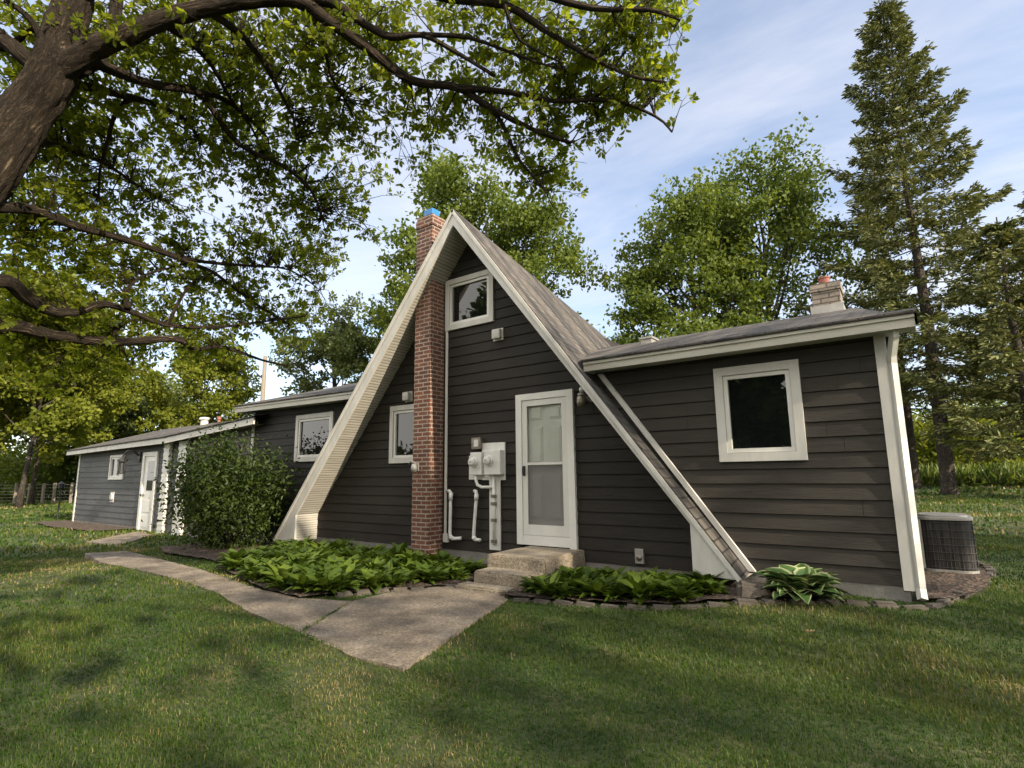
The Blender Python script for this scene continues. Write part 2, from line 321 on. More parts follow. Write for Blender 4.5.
pad = MB(); padpoly = ccw([(p.x, p.y) for p in (onZ(85, 542, -.06), onZ(118, 546, -.06), onZ(152, 535, -.06), onZ(138, 531.5, -.06))]); pad.prism(padpoly, -.2, -.055); o = pad.build('door_pad', M_PATH); o['kind'] = 'structure'
# planting beds
bedL = ccw([(-8.2, 4.12), (-7.2, 3.9), (-6.3, 3.72), (-5.5, 3.66), (-5.05, 4.45), (-4.62, 5.3), (-4.55, 6.56), (-9.6, 6.56), (-9.6, 5.0)])
bedR = ccw([(-3.85, 4.98), (-3.4, 4.96), (-2.9, 5.08), (-2.2, 5.28), (-1.75, 5.55), (-1.1, 5.9), (-.72, 6.1), (-.68, 6.56), (-3.6, 6.56), (-3.6, 5.3)])
bedA = ccw([(-.12+.9*math.sin(a)*(.72), 8.35-1.75*math.cos(a)*1.0) for a in np.linspace(0.25, math.pi-.3, 14)]+[(-.12, 9.9), (-.12, 6.6)])
bedG = ccw([(-23.5, 6.56), (-23.7, 5.75), (-20, 5.45), (-18.2, 5.6), (-17.6, 6.56)])
bedB = ccw([(-12.4, 6.5), (-12.3, 5.0), (-11, 4.55), (-9.4, 4.55), (-8.3, 4.3), (-9.6, 6.5)])
def bed(name, poly, dz):
    bm = bmesh.new(); vs = [bm.verts.new((x, y, float(hgt(x, y))+dz)) for x, y in poly]; bm.faces.new(vs); bmesh.ops.triangulate(bm, faces=bm.faces[:])
    for _ in range(3): bmesh.ops.subdivide_edges(bm, edges=bm.edges[:], cuts=1, use_grid_fill=True)
    for v in bm.verts: v.co.z = float(hgt(v.co.x, v.co.y))+dz+.012*math.sin(v.co.x*17+v.co.y*5)*math.cos(v.co.y*13)
    me = bpy.data.meshes.new(name); bm.to_mesh(me); bm.free(); me.materials.append(M_MULCH); o = bpy.data.objects.new(name, me); C.objects.link(o); o['kind'] = 'structure'
for q in (bedL, bedR, bedA, bedG, bedB): bed('mulch_bed', q, .045)
def inpoly(px, py, poly):
    px = np.asarray(px); py = np.asarray(py); r = np.zeros(px.shape, bool); n = len(poly)
    for i in range(n):
        x0, y0 = poly[i]; x1, y1 = poly[(i+1) % n]
        if y0 == y1: continue
        c = ((y0 > py) != (y1 > py)) & (px < (x1-x0)*(py-y0)/(y1-y0)+x0); r ^= c
    return r
# ------------------------------------------------------------------ house
house = thing('house', 'dark brown A-frame house with a low wing each side, a brick chimney and white trim', 'house', (-8, D, 0))
def P2(x, y, Y=D): p = onY(x, y, Y); return (p.x, p.z)
apO, apI = P2(453, 209.5, FY), P2(453, 225, FY)
rO, rI, rK = P2(743, 581, FY), P2(693, 574, FY), P2(690, 524, FY)
lO, lI, lK = P2(274, 539.5, FY), P2(294.6, 541.1, FY), P2(295.5, 515, FY)
lI = (lK[0], lI[1]); rI = (rK[0], rI[1])
def siding(xl, xr, z0, z1, name, mat, y=D, course=.16, axis='X', flip=1, parent=house, holes=()):
    """lapped boards; xl/xr are functions of z; axis X: wall in xz facing -Y; axis Y: wall in yz facing +X*flip; holes = openings"""
    m = MB(); z = z0; o1, o0 = .019, .004
    jr = random.Random(len(name)+int(z1*100))
    while z < z1-1e-4:
        q0 = jr.uniform(0, 3.6); jx = [xl(z)+q0+3.66*k for k in range(4)] if axis == 'X' else []
        zt = min(z+course, z1); br = sorted({z, zt} | {h[k] for h in holes for k in (2, 3) if z < h[k] < zt})
        br[-1] -= .006
        for za, zb in zip(br, br[1:]):
            if zb <= za: continue
            oa, ob = o1+(o0-o1)*(za-z)/course, o1+(o0-o1)*(zb-z)/course
            cuts = sorted([(h[0], h[1]) for h in holes if h[2] <= za+1e-6 and h[3] >= zb-.0065]+[(q, q+.004) for q in jx if not any(h[0]-.02 < q < h[1]+.02 for h in holes) and xl(zb)+.05 < q < xr(zb)-.05]); edges = [None]+[v for h in cuts for v in h]+[None]
            for k in range(0, len(edges), 2):
                la = xl(za) if edges[k] is None else edges[k]; ra = xr(za) if edges[k+1] is None else edges[k+1]
                lb = xl(zb) if edges[k] is None else edges[k]; rb = xr(zb) if edges[k+1] is None else edges[k+1]
                if ra-la < .004 and rb-lb < .004: continue
                if axis == 'X': P = lambda u, o, zz: (u, y-o, zz)
                else: P = lambda u, o, zz: (y+o*flip, u, zz)
                m.face([P(la, oa, za), P(ra, oa, za), P(rb, ob, zb), P(lb, ob, zb)])
                if za == z: m.face([P(la, -.02, za), P(ra, -.02, za), P(ra, oa, za), P(la, oa, za)])
        z = zt
    return m.build(name, mat, parent)
def P(x, y): p = onY(x, y); return (p.x, p.z)
WIN = [(P(714, 369.5), P(808.4, 460)), (P(447.2, 282), P(494.7, 321.5)), ((-7.40, P(391.9, 406.9)[1]), (-6.48, onY(390.9, 463.5).z)), ((P(298, 416)[0], P(298, 416)[1]), (P(335, 411)[0], P(295.6, 462)[1])), (P(112, 455.5), (P(123.6, 480)[0], P(112, 479.6)[1]))]
HOLE = [(a[0]+.06, b[0]-.06, b[1]+.06, a[1]-.06) for a, b in WIN]
def rakeL(z): return lK[0]+(apI[0]-lK[0])*max(0, z-lK[1])/(apI[1]-lK[1])-.02
def rakeR(z): return rK[0]+(apI[0]-rK[0])*max(0, z-rK[1])/(apI[1]-rK[1])+.02
ZB = .235
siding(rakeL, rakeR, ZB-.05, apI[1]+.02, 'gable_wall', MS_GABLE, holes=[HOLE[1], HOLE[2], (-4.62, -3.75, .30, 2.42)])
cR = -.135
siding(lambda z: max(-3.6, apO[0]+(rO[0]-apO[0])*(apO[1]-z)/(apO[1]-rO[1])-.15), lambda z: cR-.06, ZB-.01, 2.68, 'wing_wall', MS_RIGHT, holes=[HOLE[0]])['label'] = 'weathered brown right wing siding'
siding(lambda z: -11.88, lambda z: min(-8.0, apO[0]+(lO[0]-apO[0])*(apO[1]-z)/(apO[1]-lO[1])+.15), .05, 2.80, 'wing_wall', MS_LEFT, holes=[HOLE[3]])['label'] = 'dark charcoal left wing siding'
siding(lambda z: 6.60, lambda z: 12.4, ZB-.01, 2.68, 'wing_wall', MS_RIGHT, y=cR-.02, axis='Y')
siding(lambda z: -22.8, lambda z: -15.0, -.15, 2.27, 'garage_wall', MS_GAR, course=.17, holes=[HOLE[4], (-17.55, -16.74, -.07, 2.0)])
m = MB(); m.face([(-15.0, D-.003, -.15), (-11.9, D-.003, -.15), (-11.9, D-.003, 2.5), (-15.0, D-.003, 2.35)], [(-15, 0), (-11.9, 0), (-11.9, 2.6), (-15, 2.6)]); m.build('breezeway_wall', M_GBRICK, house)
m = MB()
for x0, x1, zt in ((-22.8, -11.9, 2.3), (-11.9, -9.0, 2.75), (-3.0, cR-.03, 2.65)): m.box((x0, D+.06, -.2), (x1, 12.3, zt))
m.slabY([(-9.3, -.2), (-2.15, -.2), (-2.15, .6), (-5.75, 4.55), (-9.3, .6)], D+.06, 12.6); m.build('inner_shell', MS_GABLE, house)
m = MB(); m.box((-9.6, D-.012, -.2), (-2.0, D+.2, ZB-.03)); m.box((-2.2, D-.014, -.2), (cR-.035, D+.2, ZB)); m.box((cR-.10, D+.2, -.2), (cR-.034, 12.4, ZB)); m.box((-22.7, D-.01, -.4), (-9.5, D+.2, .02)); m.build('foundation', M_CONC, house)
# steep roof
TH = .09
def lift(p, q, t):   # offset segment pq outward (up) in xz
    dx, dz = q[0]-p[0], q[1]-p[1]; L = math.hypot(dx, dz); n = (-dz/L, dx/L) if dx < 0 else (dz/L, -dx/L)
    n = (abs(n[0])*(1 if q[0] > p[0] else -1), abs(n[1])); return (p[0]+n[0]*t, p[1]+n[1]*t), (q[0]+n[0]*t, q[1]+n[1]*t)
BK = 13.0
rg = onY(614, 345, BK); apB = (rg.x, rg.z); rB, lB = (-2.3, .25), (-9.9, .25)
roof_m = MB()
for foot, footB in ((rO, rB), (lO, lB)):
    a, f = lift(apO, foot, .014); ab, fb = lift(apB, footB, .014); a = (apO[0], apO[1]+.02); ab = (apB[0], apB[1]+.02)
    Y0, Y1 = FY-.008, BK; A = (a[0], Y0, a[1]); Bp = (f[0], Y0, f[1]); Cc = (fb[0], Y1, fb[1]); Dd = (ab[0], Y1, ab[1]); H = math.dist(A, Bp)
    ns = 10
    for k in range(ns):       # subdivided so the twist stays smooth
        t0, t1 = k/ns, (k+1)/ns; L = lambda p, q, t: tuple(p[i]+(q[i]-p[i])*t for i in range(3))
        q = [L(A, Dd, t0), L(A, Dd, t1), L(Bp, Cc, t1), L(Bp, Cc, t0)]; uv = [(t0*7, 0), (t1*7, 0), (t1*7, -H), (t0*7, -H)]
        if foot is rO: q, uv = q[::-1], uv[::-1]
        roof_m.face(q, uv)
    # edge thickness at the front
    roof_m.face([A, Bp, (foot[0], Y0, foot[1]), (apO[0], Y0, apO[1])], [(0, 0), (H, 0), (H, .1), (0, .1)])
    roof_m.face([Bp, Cc, (footB[0], Y1, footB[1]), (foot[0], Y0, foot[1])], [(0, 0), (7, 0), (7, .1), (0, .1)])
steep = roof_m.build('steep_roof', M_SHIN, house)
# boards at the front
m = MB(); m.slabY([apO, rO, rI, rK, apI], FY, FY+.04); m.build('bargeboard', M_TRIM, steep)
m = MB(); m.slabY([apO, apI, lK, lI, lO], FY, FY+.04); m.build('bargeboard', M_TRIM, steep)
def off(p, q, t0, t1):  # strip inside the outer edge
    a, b = lift(p, q, -t0); c, d = lift(p, q, -t1); return [a, b, d, c]
m = MB(); s = off(apO, rO, .0, .045); m.slabY(s, FY-.022, FY-.001); s = off(apO, lO, 0, .045); m.slabY(s, FY-.022, FY-.001); m.build('drip_moulding', M_TRIM, steep)
for I, K in ((lI, lK), (rI, rK)):
    m = MB(); e = .012*(1 if I is lI else -1)
    m.face([(apI[0], FY+.04, apI[1]), (apI[0], D, apI[1]), (K[0], D, K[1]), (K[0], FY+.04, K[1])]); m.face([(K[0], FY+.04, K[1]), (K[0], D, K[1]), (I[0], D, I[1]), (I[0], FY+.04, I[1])])
    m.face([(I[0], FY, I[1]), (I[0], D, I[1]), ((lO if I is lI else rO)[0], D, I[1]-.01), ((lO if I is lI else rO)[0], FY, I[1]-.01)]); m.build('soffit', M_SOFF, steep)
# trim on the right wing wall along the roof
a, bq = P2(602, 373.6, D-.07), P2(755.6, 572, D-.07); s = [a, bq, (bq[0]-.072, bq[1]), (a[0]-.072, a[1])]
m = MB(); m.slabY(s[::-1], D-.07, D-.022); m.build('rake_trim', M_TRIM, house)
# wing roofs
def wing_roof(x0, x1, ze0, ze1, xr0, xr1, zr, yr, yb, fh, nm, label=None, fmat=M_FASC, side=None):
    """front eave from (x0,ze0) to (x1,ze1) at EY, ridge (xr0..xr1, yr, zr), back eave yb; ze = top of fascia"""
    m = MB(); n = 14; zb = (ze0+ze1)/2; e = .03
    fr0, fr1 = (x0, EY-e, ze0), (x1, EY-e, ze1); r0_, r1_ = (xr0, yr, zr), (xr1, yr, zr); b0, b1 = (x0, yb, zb), (x1, yb, zb); hs = yr-EY
    if side is not None:
        sl_ = (zr-ze1)/(yr-EY+e); zc = ze1+sl_*.32; ca, cb_ = (x1, EY-e+.32, zc), (side, EY-e+.32, zc); bs_ = (side, yb, zb); b1 = bs_
        m.face([fr0, fr1, ca, cb_, r1_, r0_], [(x0, 0), (x1, 0), (x1, .32), (side, .32), (xr1, hs), (xr0, hs)]); m.face([cb_, bs_, r1_], [(0, 0), (6, 0), (3, 3)])
        for p, q in ((fr1, ca), (ca, cb_), (cb_, bs_)): m.face([(p[0], p[1], p[2]-.16), (q[0], q[1], q[2]-.16), q, p], [(0, 0), (5, 0), (5, .02), (0, .02)])
    else: m.face([fr0, fr1, r1_, r0_], [(x0, 0), (x1, 0), (xr1, hs), (xr0, hs)]); m.face([fr1, b1, r1_], [(0, 0), (6, 0), (3, 3)])
    m.face([r0_, r1_, b1, b0], [(xr0, 0), (xr1, 0), (x1, hs), (x0, hs)])
    m.face([b0, fr0, r0_], [(0, 0), (6, 0), (3, 3)])
    t = .03
    for p, q in ((fr0, fr1), (b0, fr0))+(((fr1, b1),) if side is None else ()): m.face([(p[0], p[1], p[2]-t), (q[0], q[1], q[2]-t), q, p], [(0, 0), (5, 0), (5, .02), (0, .02)])
    rf = m.build(nm, M_SHIN, house)
    if label: rf['label'] = label
    f = MB(); f.v += []; a0, a1 = ze0-t, ze1-t
    f.slabY([(x0+.02, a0-fh), (x1-.02, a1-fh), (x1-.02, a1), (x0+.02, a0)], EY, EY+.035); f.slabY([(x0+.02, a0-fh*.30), (x1-.02, a1-fh*.30), (x1-.02, a1-.002), (x0+.02, a0-.002)], EY-.016, EY-.001)
    f.box((x1-.055, EY+.036, a1-fh), (x1-.02, yb if side is None else EY+.29, a1)); f.box((x0+.02, EY+.036, a0-fh), (x0+.055, yb, a0)); f.build('fascia', fmat, rf)
    xs = x1-.06
    s = MB(); s.face([(x0+.06, EY+.036, a0-fh+.012), (x0+.06, D+.1, a0-fh+.012), (xs, D+.1, a1-fh+.012), (xs, EY+.036, a1-fh+.012)] if side is None else [(x0+.06, EY+.036, a0-fh+.012), (x0+.06, D+.1, a0-fh+.012), (side, D+.1, a1-fh+.012), (side, EY+.29, a1-fh+.012), (xs, EY+.29, a1-fh+.012), (xs, EY+.036, a1-fh+.012)]); s.build('soffit', M_SOFF, rf)
    return rf
fz = lambda x, y: onY(x, y, EY).z
x1r = onY(916.8, 315, EY).x
wing_roof(-3.42, x1r, fz(583.4, 360.1), fz(916.8, 309.7), -4.9, -.5, 3.735, 9.5, 12.7, .125, 'wing_roof', side=-.09)
xl0 = onY(234.6, 408, EY).x
wing_roof(xl0, -8.05, fz(234.6, 405.9), fz(356.7, 389.3), -12.0, -7.0, 3.85, 9.5, 12.7, .13, 'wing_roof')
# garage roof: two eave runs
xg0, xg1, xg2 = onY(66.5, 452, EY).x, onY(164.5, 440, EY).x, onY(253.4, 420, EY).x
zg0, zg1, zg2 = fz(66.8, 455.3)+.13, fz(164.5, 443.2)+.15, fz(253.4, 424)+.15
m = MB(); YR = 9.5; zr = 3.25
m.face([(xg0, EY-.03, zg0+.03), (xg1, EY-.03, zg1+.03), (-16.3, YR, zr), (-24.0, YR, zr)], [(xg0, 0), (xg1, 0), (-16.3, 3.3), (-24, 3.3)]); m.face([(xg1, EY-.03, zg1+.03), (xg2+.2, EY-.03, zg2+.03), (-11.5, YR, zr), (-16.3, YR, zr)], [(xg1, 0), (xg2, 0), (-11.5, 3.3), (-16.3, 3.3)])
m.face([(-24.0, YR, zr), (-11.5, YR, zr), (-11.5, 12.7, 2.3), (xg0, 12.7, 2.3)], [(0, 0), (12, 0), (12, 3), (0, 3)]); m.face([(xg0, EY-.03, zg0+.03), (-24.0, YR, zr), (xg0, 12.7, 2.3)], [(0, 0), (3, 1), (6, 0)])
m.face([(xg0, EY-.03, zg0), (xg1, EY-.03, zg1), (xg1, EY-.03, zg1+.03), (xg0, EY-.03, zg0+.03)], [(0, 0), (8, 0), (8, .02), (0, .02)]); m.face([(xg1, EY-.03, zg1), (xg2, EY-.03, zg2), (xg2, EY-.03, zg2+.03), (xg1, EY-.03, zg1+.03)], [(0, 0), (4, 0), (4, .02), (0, .02)])
gr = m.build('garage_roof', M_SHIN, house)
m = MB(); m.slabY([(xg0+.02, zg0-.13), (xg1, zg1-.15), (xg2, zg2-.15), (xg2, zg2-.002), (xg1, zg1-.002), (xg0+.02, zg0-.002)], EY, EY+.035); m.box((xg0+.02, EY+.036, zg0-.13), (xg0+.05, 12.6, zg0-.01)); m.build('fascia', M_TRIM, gr)
m = MB(); m.face([(xg0+.05, EY+.036, zg0-.12), (xg0+.05, D+.1, zg0-.12), (xg2, D+.1, zg2-.14), (xg2, EY+.036, zg2-.14)]); m.build('soffit', M_SOFF, gr)
for (px, py, w, h, mt) in ((204.5, 420, .30, .20, M_TRIM), (219, 420, .12, .22, M_CLAY)):
    p = onY(px, py+1, 9.4); m = MB(); m.lathe([(w*.42, -.3), (w*.42, h*.6), (w*.6, h*.62), (w*.55, h), (w*.1, h*1.1)], (p.x, 9.4, p.z-.08), 12); m.build('roof_vent', mt, gr)
# trims / corner boards
m = MB(); m.box((cR-.085, D-.032, ZB-.04), (cR, D, 2.66)); m.box((cR-.019, D+.001, ZB-.04), (cR+.012, D+.09, 2.66)); m.build('corner_board', M_TRIM, house)
m = MB(); m.box((-11.97, D-.03, .0), (-11.88, D+.05, 2.80)); m.build('corner_board', M_TRIM, house)
m = MB(); m.box((-22.86, D-.03, -.15), (-22.76, D+.06, 2.2)); m.build('corner_board', M_WHITE, house)
wt = onY(447.5, 282).z
m = MB(); m.box((-6.09, D-.035, .30), (-6.045, D-.02, onY(448, 330).z)); m.box((-6.09, D-.06, .29), (-5.99, D-.021, .42)); m.build('vertical_trim', M_WHITE, house)
# downspout on the right corner
m = MB(); X = .0
pts = [(onY(893, 325, 6.45)), (onY(893.6, 342, 6.45)), (onY(890.2, 356, 6.62)), (onY(891.5, 366, 6.66))]
pts = [Vector((-.045, 6.40, 2.70)), Vector((-.045, 6.40, 2.60)), Vector((-.085, 6.54, 2.44)), Vector((-.09, 6.575, 2.36)), Vector((-.09, 6.575, .22)), Vector((-.085, 6.52, .13))]
m.tube(pts, .043, 4); m.build('downspout', M_WHITE, house)
# windows
def window(px, depth=.05, fw_=.095, label=None, mat=M_TRIM, nosash=False, slider=False):
    (x0, z1), (x1, z0) = px; m = MB(); y = D-.022
    def ring(mm, a, b, c, d, w, y0, y1):
        mm.slabY([(a, c), (b, c), (b-w, c+w), (a+w, c+w)], y0, y1); mm.slabY([(b, c), (b, d), (b-w, d-w), (b-w, c+w)], y0, y1)
        mm.slabY([(b, d), (a, d), (a+w, d-w), (b-w, d-w)], y0, y1); mm.slabY([(a, d), (a, c), (a+w, c+w), (a+w, d-w)], y0, y1)
    ring(m, x0, x1, z0, z1, fw_, y-.022, y+.05); w = m.build('window', mat, house)
    i = fw_+.004; s = MB(); ring(s, x0+i, x1-i, z0+i, z1-i, .045, y-.004, y+.05)
    if slider: xm = (x0+x1)/2; s.box((xm-.02, y-.003, z0+i+.045), (xm+.02, y+.02, z1-i-.045))
    s.build('sash', M_WHITE, w)
    g = MB(); g.box((x0+i+.04, y+.030, z0+i+.04), (x1-i-.04, y+.036, z1-i-.04)); g.build('pane', M_GLASS, w)
    if label: w['label'] = label
    return w
window(WIN[0]); window(WIN[1], fw_=.085); window(WIN[2], fw_=.085); window(WIN[3], fw_=.085); window(WIN[4], fw_=.07, mat=M_WHITE, slider=True)
# front door
dx0, dx1, dz0, dz1 = -4.667, -3.708, .348, 2.465
m = MB(); y = D-.03
m.box((dx0, y-.03, dz0), (dx0+.10, D, dz1)); m.box((dx1-.10, y-.03, dz0-.05), (dx1, D, dz1)); m.box((dx0+.10, y-.03, dz1-.09), (dx1-.10, D, dz1)); m.box((dx0+.10, y-.025, dz0), (dx1-.10, D, dz0+.13))
door = m.build('front_door', M_DOORW, house)
sx0, sx1, sz0, sz1 = dx0+.105, dx1-.105, dz0+.135, dz1-.095
m = MB(); yy = D-.048; st = .085
m.box((sx0, yy, sz0), (sx0+st, yy+.025, sz1)); m.box((sx1-st, yy, sz0), (sx1, yy+.025, sz1)); m.box((sx0+st, yy, sz1-st), (sx1-st, yy+.025, sz1)); m.box((sx0+st, yy, sz0), (sx1-st, yy+.025, sz0+.14)); zm = sz0+.14+(sz1-st-sz0-.14)*.505
m.box((sx0+st, yy-.004, zm-.018), (sx1-st, yy+.022, zm+.018)); m.build('storm_door', M_WHITE, door)
m = MB(); m.box((sx0+st, yy+.010, zm+.018), (sx1-st, yy+.013, sz1-st)); m.build('glass', M_CLEAR, door)
m = MB(); m.box((sx0+st, yy+.010, sz0+.14), (sx1-st, yy+.012, zm-.018)); m.build('screen', M_SCREEN, door)
m = MB(); yd = D+.01; m.box((sx0, yd, sz0), (sx1, yd+.04, sz1))
for cx in ((sx0+sx1)/2-.155, (sx0+sx1)/2+.155):
    for za, zb in ((sz0+.22, sz0+.82), (sz0+.98, sz0+1.50), (sz0+1.60, sz0+1.80)):
        for w_, d_ in ((.10, .010), (.075, .020)): m.box((cx-w_, yd-d_, za+(.10-w_)), (cx+w_, yd, zb-(.10-w_)))
m.build('panel_door', M_DOORW, door, bevel=.004)
m = MB(); m.box((sx0+.02, yy-.03, zm-.17), (sx0+.05, yy, zm-.03)); m.tube([(sx0+.035, yy-.03, zm-.15), (sx0+.035, yy-.055, zm-.13), (sx0+.035, yy-.055, zm-.06), (sx0+.035, yy-.03, zm-.04)], .008, 6); m.build('handle', M_BLACK, door)
# garage door
gx0, gx1, gz0, gz1 = -17.62, -16.68, -.08, 2.05
m = MB(); m.box((gx0, D-.06, gz0), (gx0+.13, D, gz1)); m.box((gx1-.10, D-.06, gz0), (gx1, D, gz1)); m.box((gx0+.13, D-.06, gz1-.11), (gx1-.10, D, gz1)); sd = m.build('side_door', M_WHITE, house)
m = MB(); m.box((gx0+.13, D-.03, gz0+.02), (gx1-.10, D+.02, gz1-.11))
for za, zb in ((.10, .42), (.50, .82)): m.box((gx0+.25, D-.038, gz0+za), (gx1-.22, D-.03, gz0+zb))
m.build('door_leaf', M_DOORW, sd)
m = MB(); m.box((gx0+.36, D-.036, 1.0), (gx1-.20, D-.0305, 1.80)); m.build('pane', M_GLASS, sd)
m = MB(); m.box((gx0+.345, D-.034, .99), (gx1-.185, D-.0302, 1.81)); m.build('pane_frame', M_WHITE, sd)
m = MB(); m.lathe([(.03, 0), (.03, .01), (.012, .015), (.012, .045), (.032, .055), (.03, .085), (.01, .09)], (gx0+.20, D-.03, .88), 12, 'Y'); m.build('knob', M_BLACK, sd)
# white brick columns of the breezeway
for cx, w_ in ((-16.05, .30), (-15.12, .42)):
    m = MB(); z = -.08; k = 0
    while z < 2.2:
        e = .035 if k % 2 else 0; m.box((cx-w_/2-e*.3, D-.10-.006*(k % 2), z), (cx+w_/2+e, D-.021, z+.064)); z += .069; k += 1
    m.box((cx-w_/2+.01, D-.09, -.1), (cx+w_/2-.01, D-.02, 2.22)); m.build('brick_column', M_WHITE, house, bevel=0)
# chimneys
def chimney_mesh(x0, x1, y0, y1, z0, z1):
    m = MB(); m.prism([(x0, y0), (x1, y0), (x1, y1), (x0, y1)], z0, z1); return m
YC = 6.235
ct = onY(432.3, 213.1, YC).z
m = chimney_mesh(-6.50, -6.14, YC, D-.021, -.1, ct); m.prism([(-6.515, YC-.015), (-6.125, YC-.015), (-6.125, D), (-6.515, D)], ct-.20, ct-.07); ch = m.build('chimney', M_BRICK, house)
m = MB(); m.prism([(-6.40, YC+.06), (-6.2, YC+.06), (-6.2, D-.10), (-6.40, D-.10)], ct, ct+.14); m.prism([(-6.39, YC+.07), (-6.21, YC+.07), (-6.21, D-.11), (-6.39, D-.11)], ct+.14, ct+.15); m.build('chimney_cap', M_BLUE, ch, bevel=.008)
yB = 9.6; q0, q1 = onY(813, 310, yB), onY(840, 275, yB)
m = chimney_mesh(q0.x, q1.x-.03, yB, yB+.42, 3.3, onY(825, 283, yB).z); m.prism([(q0.x-.02, yB-.02), (q1.x-.01, yB-.02), (q1.x-.01, yB+.44), (q0.x-.02, yB+.44)], onY(825, 290.5, yB).z, onY(825, 283, yB).z+.002); ch2 = m.build('chimney', M_TANB, house); ch2['label'] = 'short tan block chimney on the right wing roof'
m = MB(); m.prism([(q0.x-.03, yB-.03), (q1.x, yB-.03), (q1.x, yB+.45), (q0.x-.03, yB+.45)], 3.4, onY(825, 305.5, yB).z); m.build('flashing', M_GREYBOX, ch2)
c_ = onY(823, 283, yB); m = MB(); m.lathe([(.085, -.1), (.08, .115), (.09, .12), (.09, .145), (.07, .15)], (c_.x, yB+.2, c_.z), 18); m.build('clay_pot', M_CLAY, ch2)
p = onY(649, 341, 8.4); m = MB(); m.prism([(p.x-.10, 8.3), (p.x+.08, 8.3), (p.x+.08, 8.55), (p.x-.10, 8.55)], p.z-.25, p.z+.02); m.prism([(p.x-.12, 8.28), (p.x+.10, 8.28), (p.x+.10, 8.57), (p.x-.12, 8.57)], p.z+.02, p.z+.05); m.build('roof_vent', M_GREYBOX, house)
# ------------------------------------------------------------------ wall fittings (things of their own)
def wall_vent(name, px, w, h, d, label, cat, mat=M_TRIM, rnd=False):
    c = onY(*px); t = thing(name, label, cat, (c.x, D, c.z)); m = MB()
    m.box((c.x-w/2, D-.03, c.z-h/2), (c.x+w/2, D-.018, c.z+h/2)); m.build('back_plate', mat, t)
    m = MB(); y0 = D-.03
    if rnd: m.lathe([(w*.42, 0), (w*.42, d*.5), (w*.30, d*.85), (w*.1, d)], (c.x, y0, c.z), 18, 'Y'); m.build('hood', mat, t, True)
    else:
        m.prism([(c.x-w*.40, y0-d), (c.x+w*.40, y0-d), (c.x+w*.40, y0), (c.x-w*.40, y0)], c.z-h*.38, c.z+h*.40); m.build('hood', mat, t, bevel=.012)
        m = MB(); m.box((c.x-w*.30, y0-d-.004, c.z-h*.28), (c.x+w*.30, y0-d-.001, c.z+h*.05)); m.build('flap', M_FASC, t)
wall_vent('wall_vent', (499.3, 335), .19, .19, .07, 'small white hooded vent on the dark gable below the upper window', 'vent')
wall_vent('wall_vent', (410, 397), .17, .18, .09, 'small white vent box above the lower window left of the brick chimney', 'vent')
t = thing('electric_meter', 'pair of round electric meters on a white panel left of the front door', 'electric meter', (-5.1, D, .2))
def WB(a, b, y0, y1, name, mat, bevel=0):
    p, q = onY(*a, y0), onY(*b, y0); m = MB(); m.box((p.x, y0, p.z), (q.x, y1, q.z)); return m.build(name, mat, t, bevel=bevel)
WB((482, 443.3), (505, 480), D-.04, D-.02, 'back_panel', M_WHITE); WB((469, 456), (482.2, 479.5), D-.039, D-.021, 'back_panel', M_WHITE)
WB((484, 450.5), (500, 474.5), D-.15, D-.041, 'meter_box', M_PVC, .008); WB((470, 452.5), (481.3, 474.8), D-.13, D-.0395, 'meter_box', M_PVC, .008)
for px, py, y in ((489.3, 460.6, D-.15), (474, 462.3, D-.13)):
    c = onY(px, py, y); m = MB(); m.lathe([(.078, 0), (.078, .025), (.066, .03)], (c.x, y, c.z), 20, 'Y'); m.build('meter_ring', M_PVC, t)
    m = MB(); m.lathe([(.058, .03), (.058, .075), (.04, .09), (.02, .094)], (c.x, y, c.z), 20, 'Y'); m.build('meter_dial', M_PVC, t, True)
    m = MB(); m.box((c.x-.022, y-.098, c.z-.004), (c.x+.022, y-.093, c.z+.016)); m.build('meter_display', M_GREYBOX, t)
WB((471.3, 438), (480.5, 448.8), D-.09, D-.021, 'junction_box', M_BRASS, .006); WB((473.8, 439.8), (478, 446.5), D-.10, D-.091, 'junction_cover', M_PVC)
WB((489.3, 480), (500, 550.5), D-.05, D-.021, 'post_board', M_WHITE)
c0 = onY(493.7, 474, D-.08); c1 = onY(495, 545, D-.08); m = MB(); m.tube([(c0.x, D-.08, c0.z), (c0.x, D-.08, c1.z)], .022, 10); m.build('conduit', M_PVC, t, True)
for py in (496, 503.5, 520, 541): c = onY(494, py, D-.08); m = MB(); m.box((c0.x-.035, D-.11, c.z-.025), (c0.x+.035, D-.05, c.z+.02)); m.build('strap', M_BRASS, t)
pts = [onY(*q, D-.09) for q in ((475.8, 474.5), (475.8, 480), (477.5, 485), (482, 487.3), (493, 487))]; m = MB(); m.tube(pts, .024, 10); m.build('bent_conduit', M_PVC, t, True)
for lab, pl in (('white pipe beside the brick chimney bending out above the plants', [(447, 491.3), (449.5, 491), (451, 493), (450.6, 500), (450, 532), (450.3, 536.5), (453, 538.8), (461, 538.2)]),
                ('white pipe nearest the meter post bending out above the plants', [(474.5, 491), (476, 491.5), (476.6, 494), (476.2, 500), (473.8, 532), (473.6, 537), (475.5, 539.8), (480.5, 540)])):
    p0 = onY(*pl[-3], D-.06); th = thing('vent_pipe', lab, 'pipe', (p0.x, D, p0.z), 'white vent pipes on the gable wall')
    m = MB(); m.tube([onY(*q, D-.03 if i == 0 else D-.075) for i, q in enumerate(pl)], .026, 10); m.build('pipe', M_PVC, th, True)
    for a, b_ in ((2, 3), (5, 6)):
        m = MB(); A, B_ = onY(*pl[a], D-.075), onY(*pl[b_], D-.075); m.tube([A, B_], .034, 10); m.build('elbow', M_PVC, th, True)
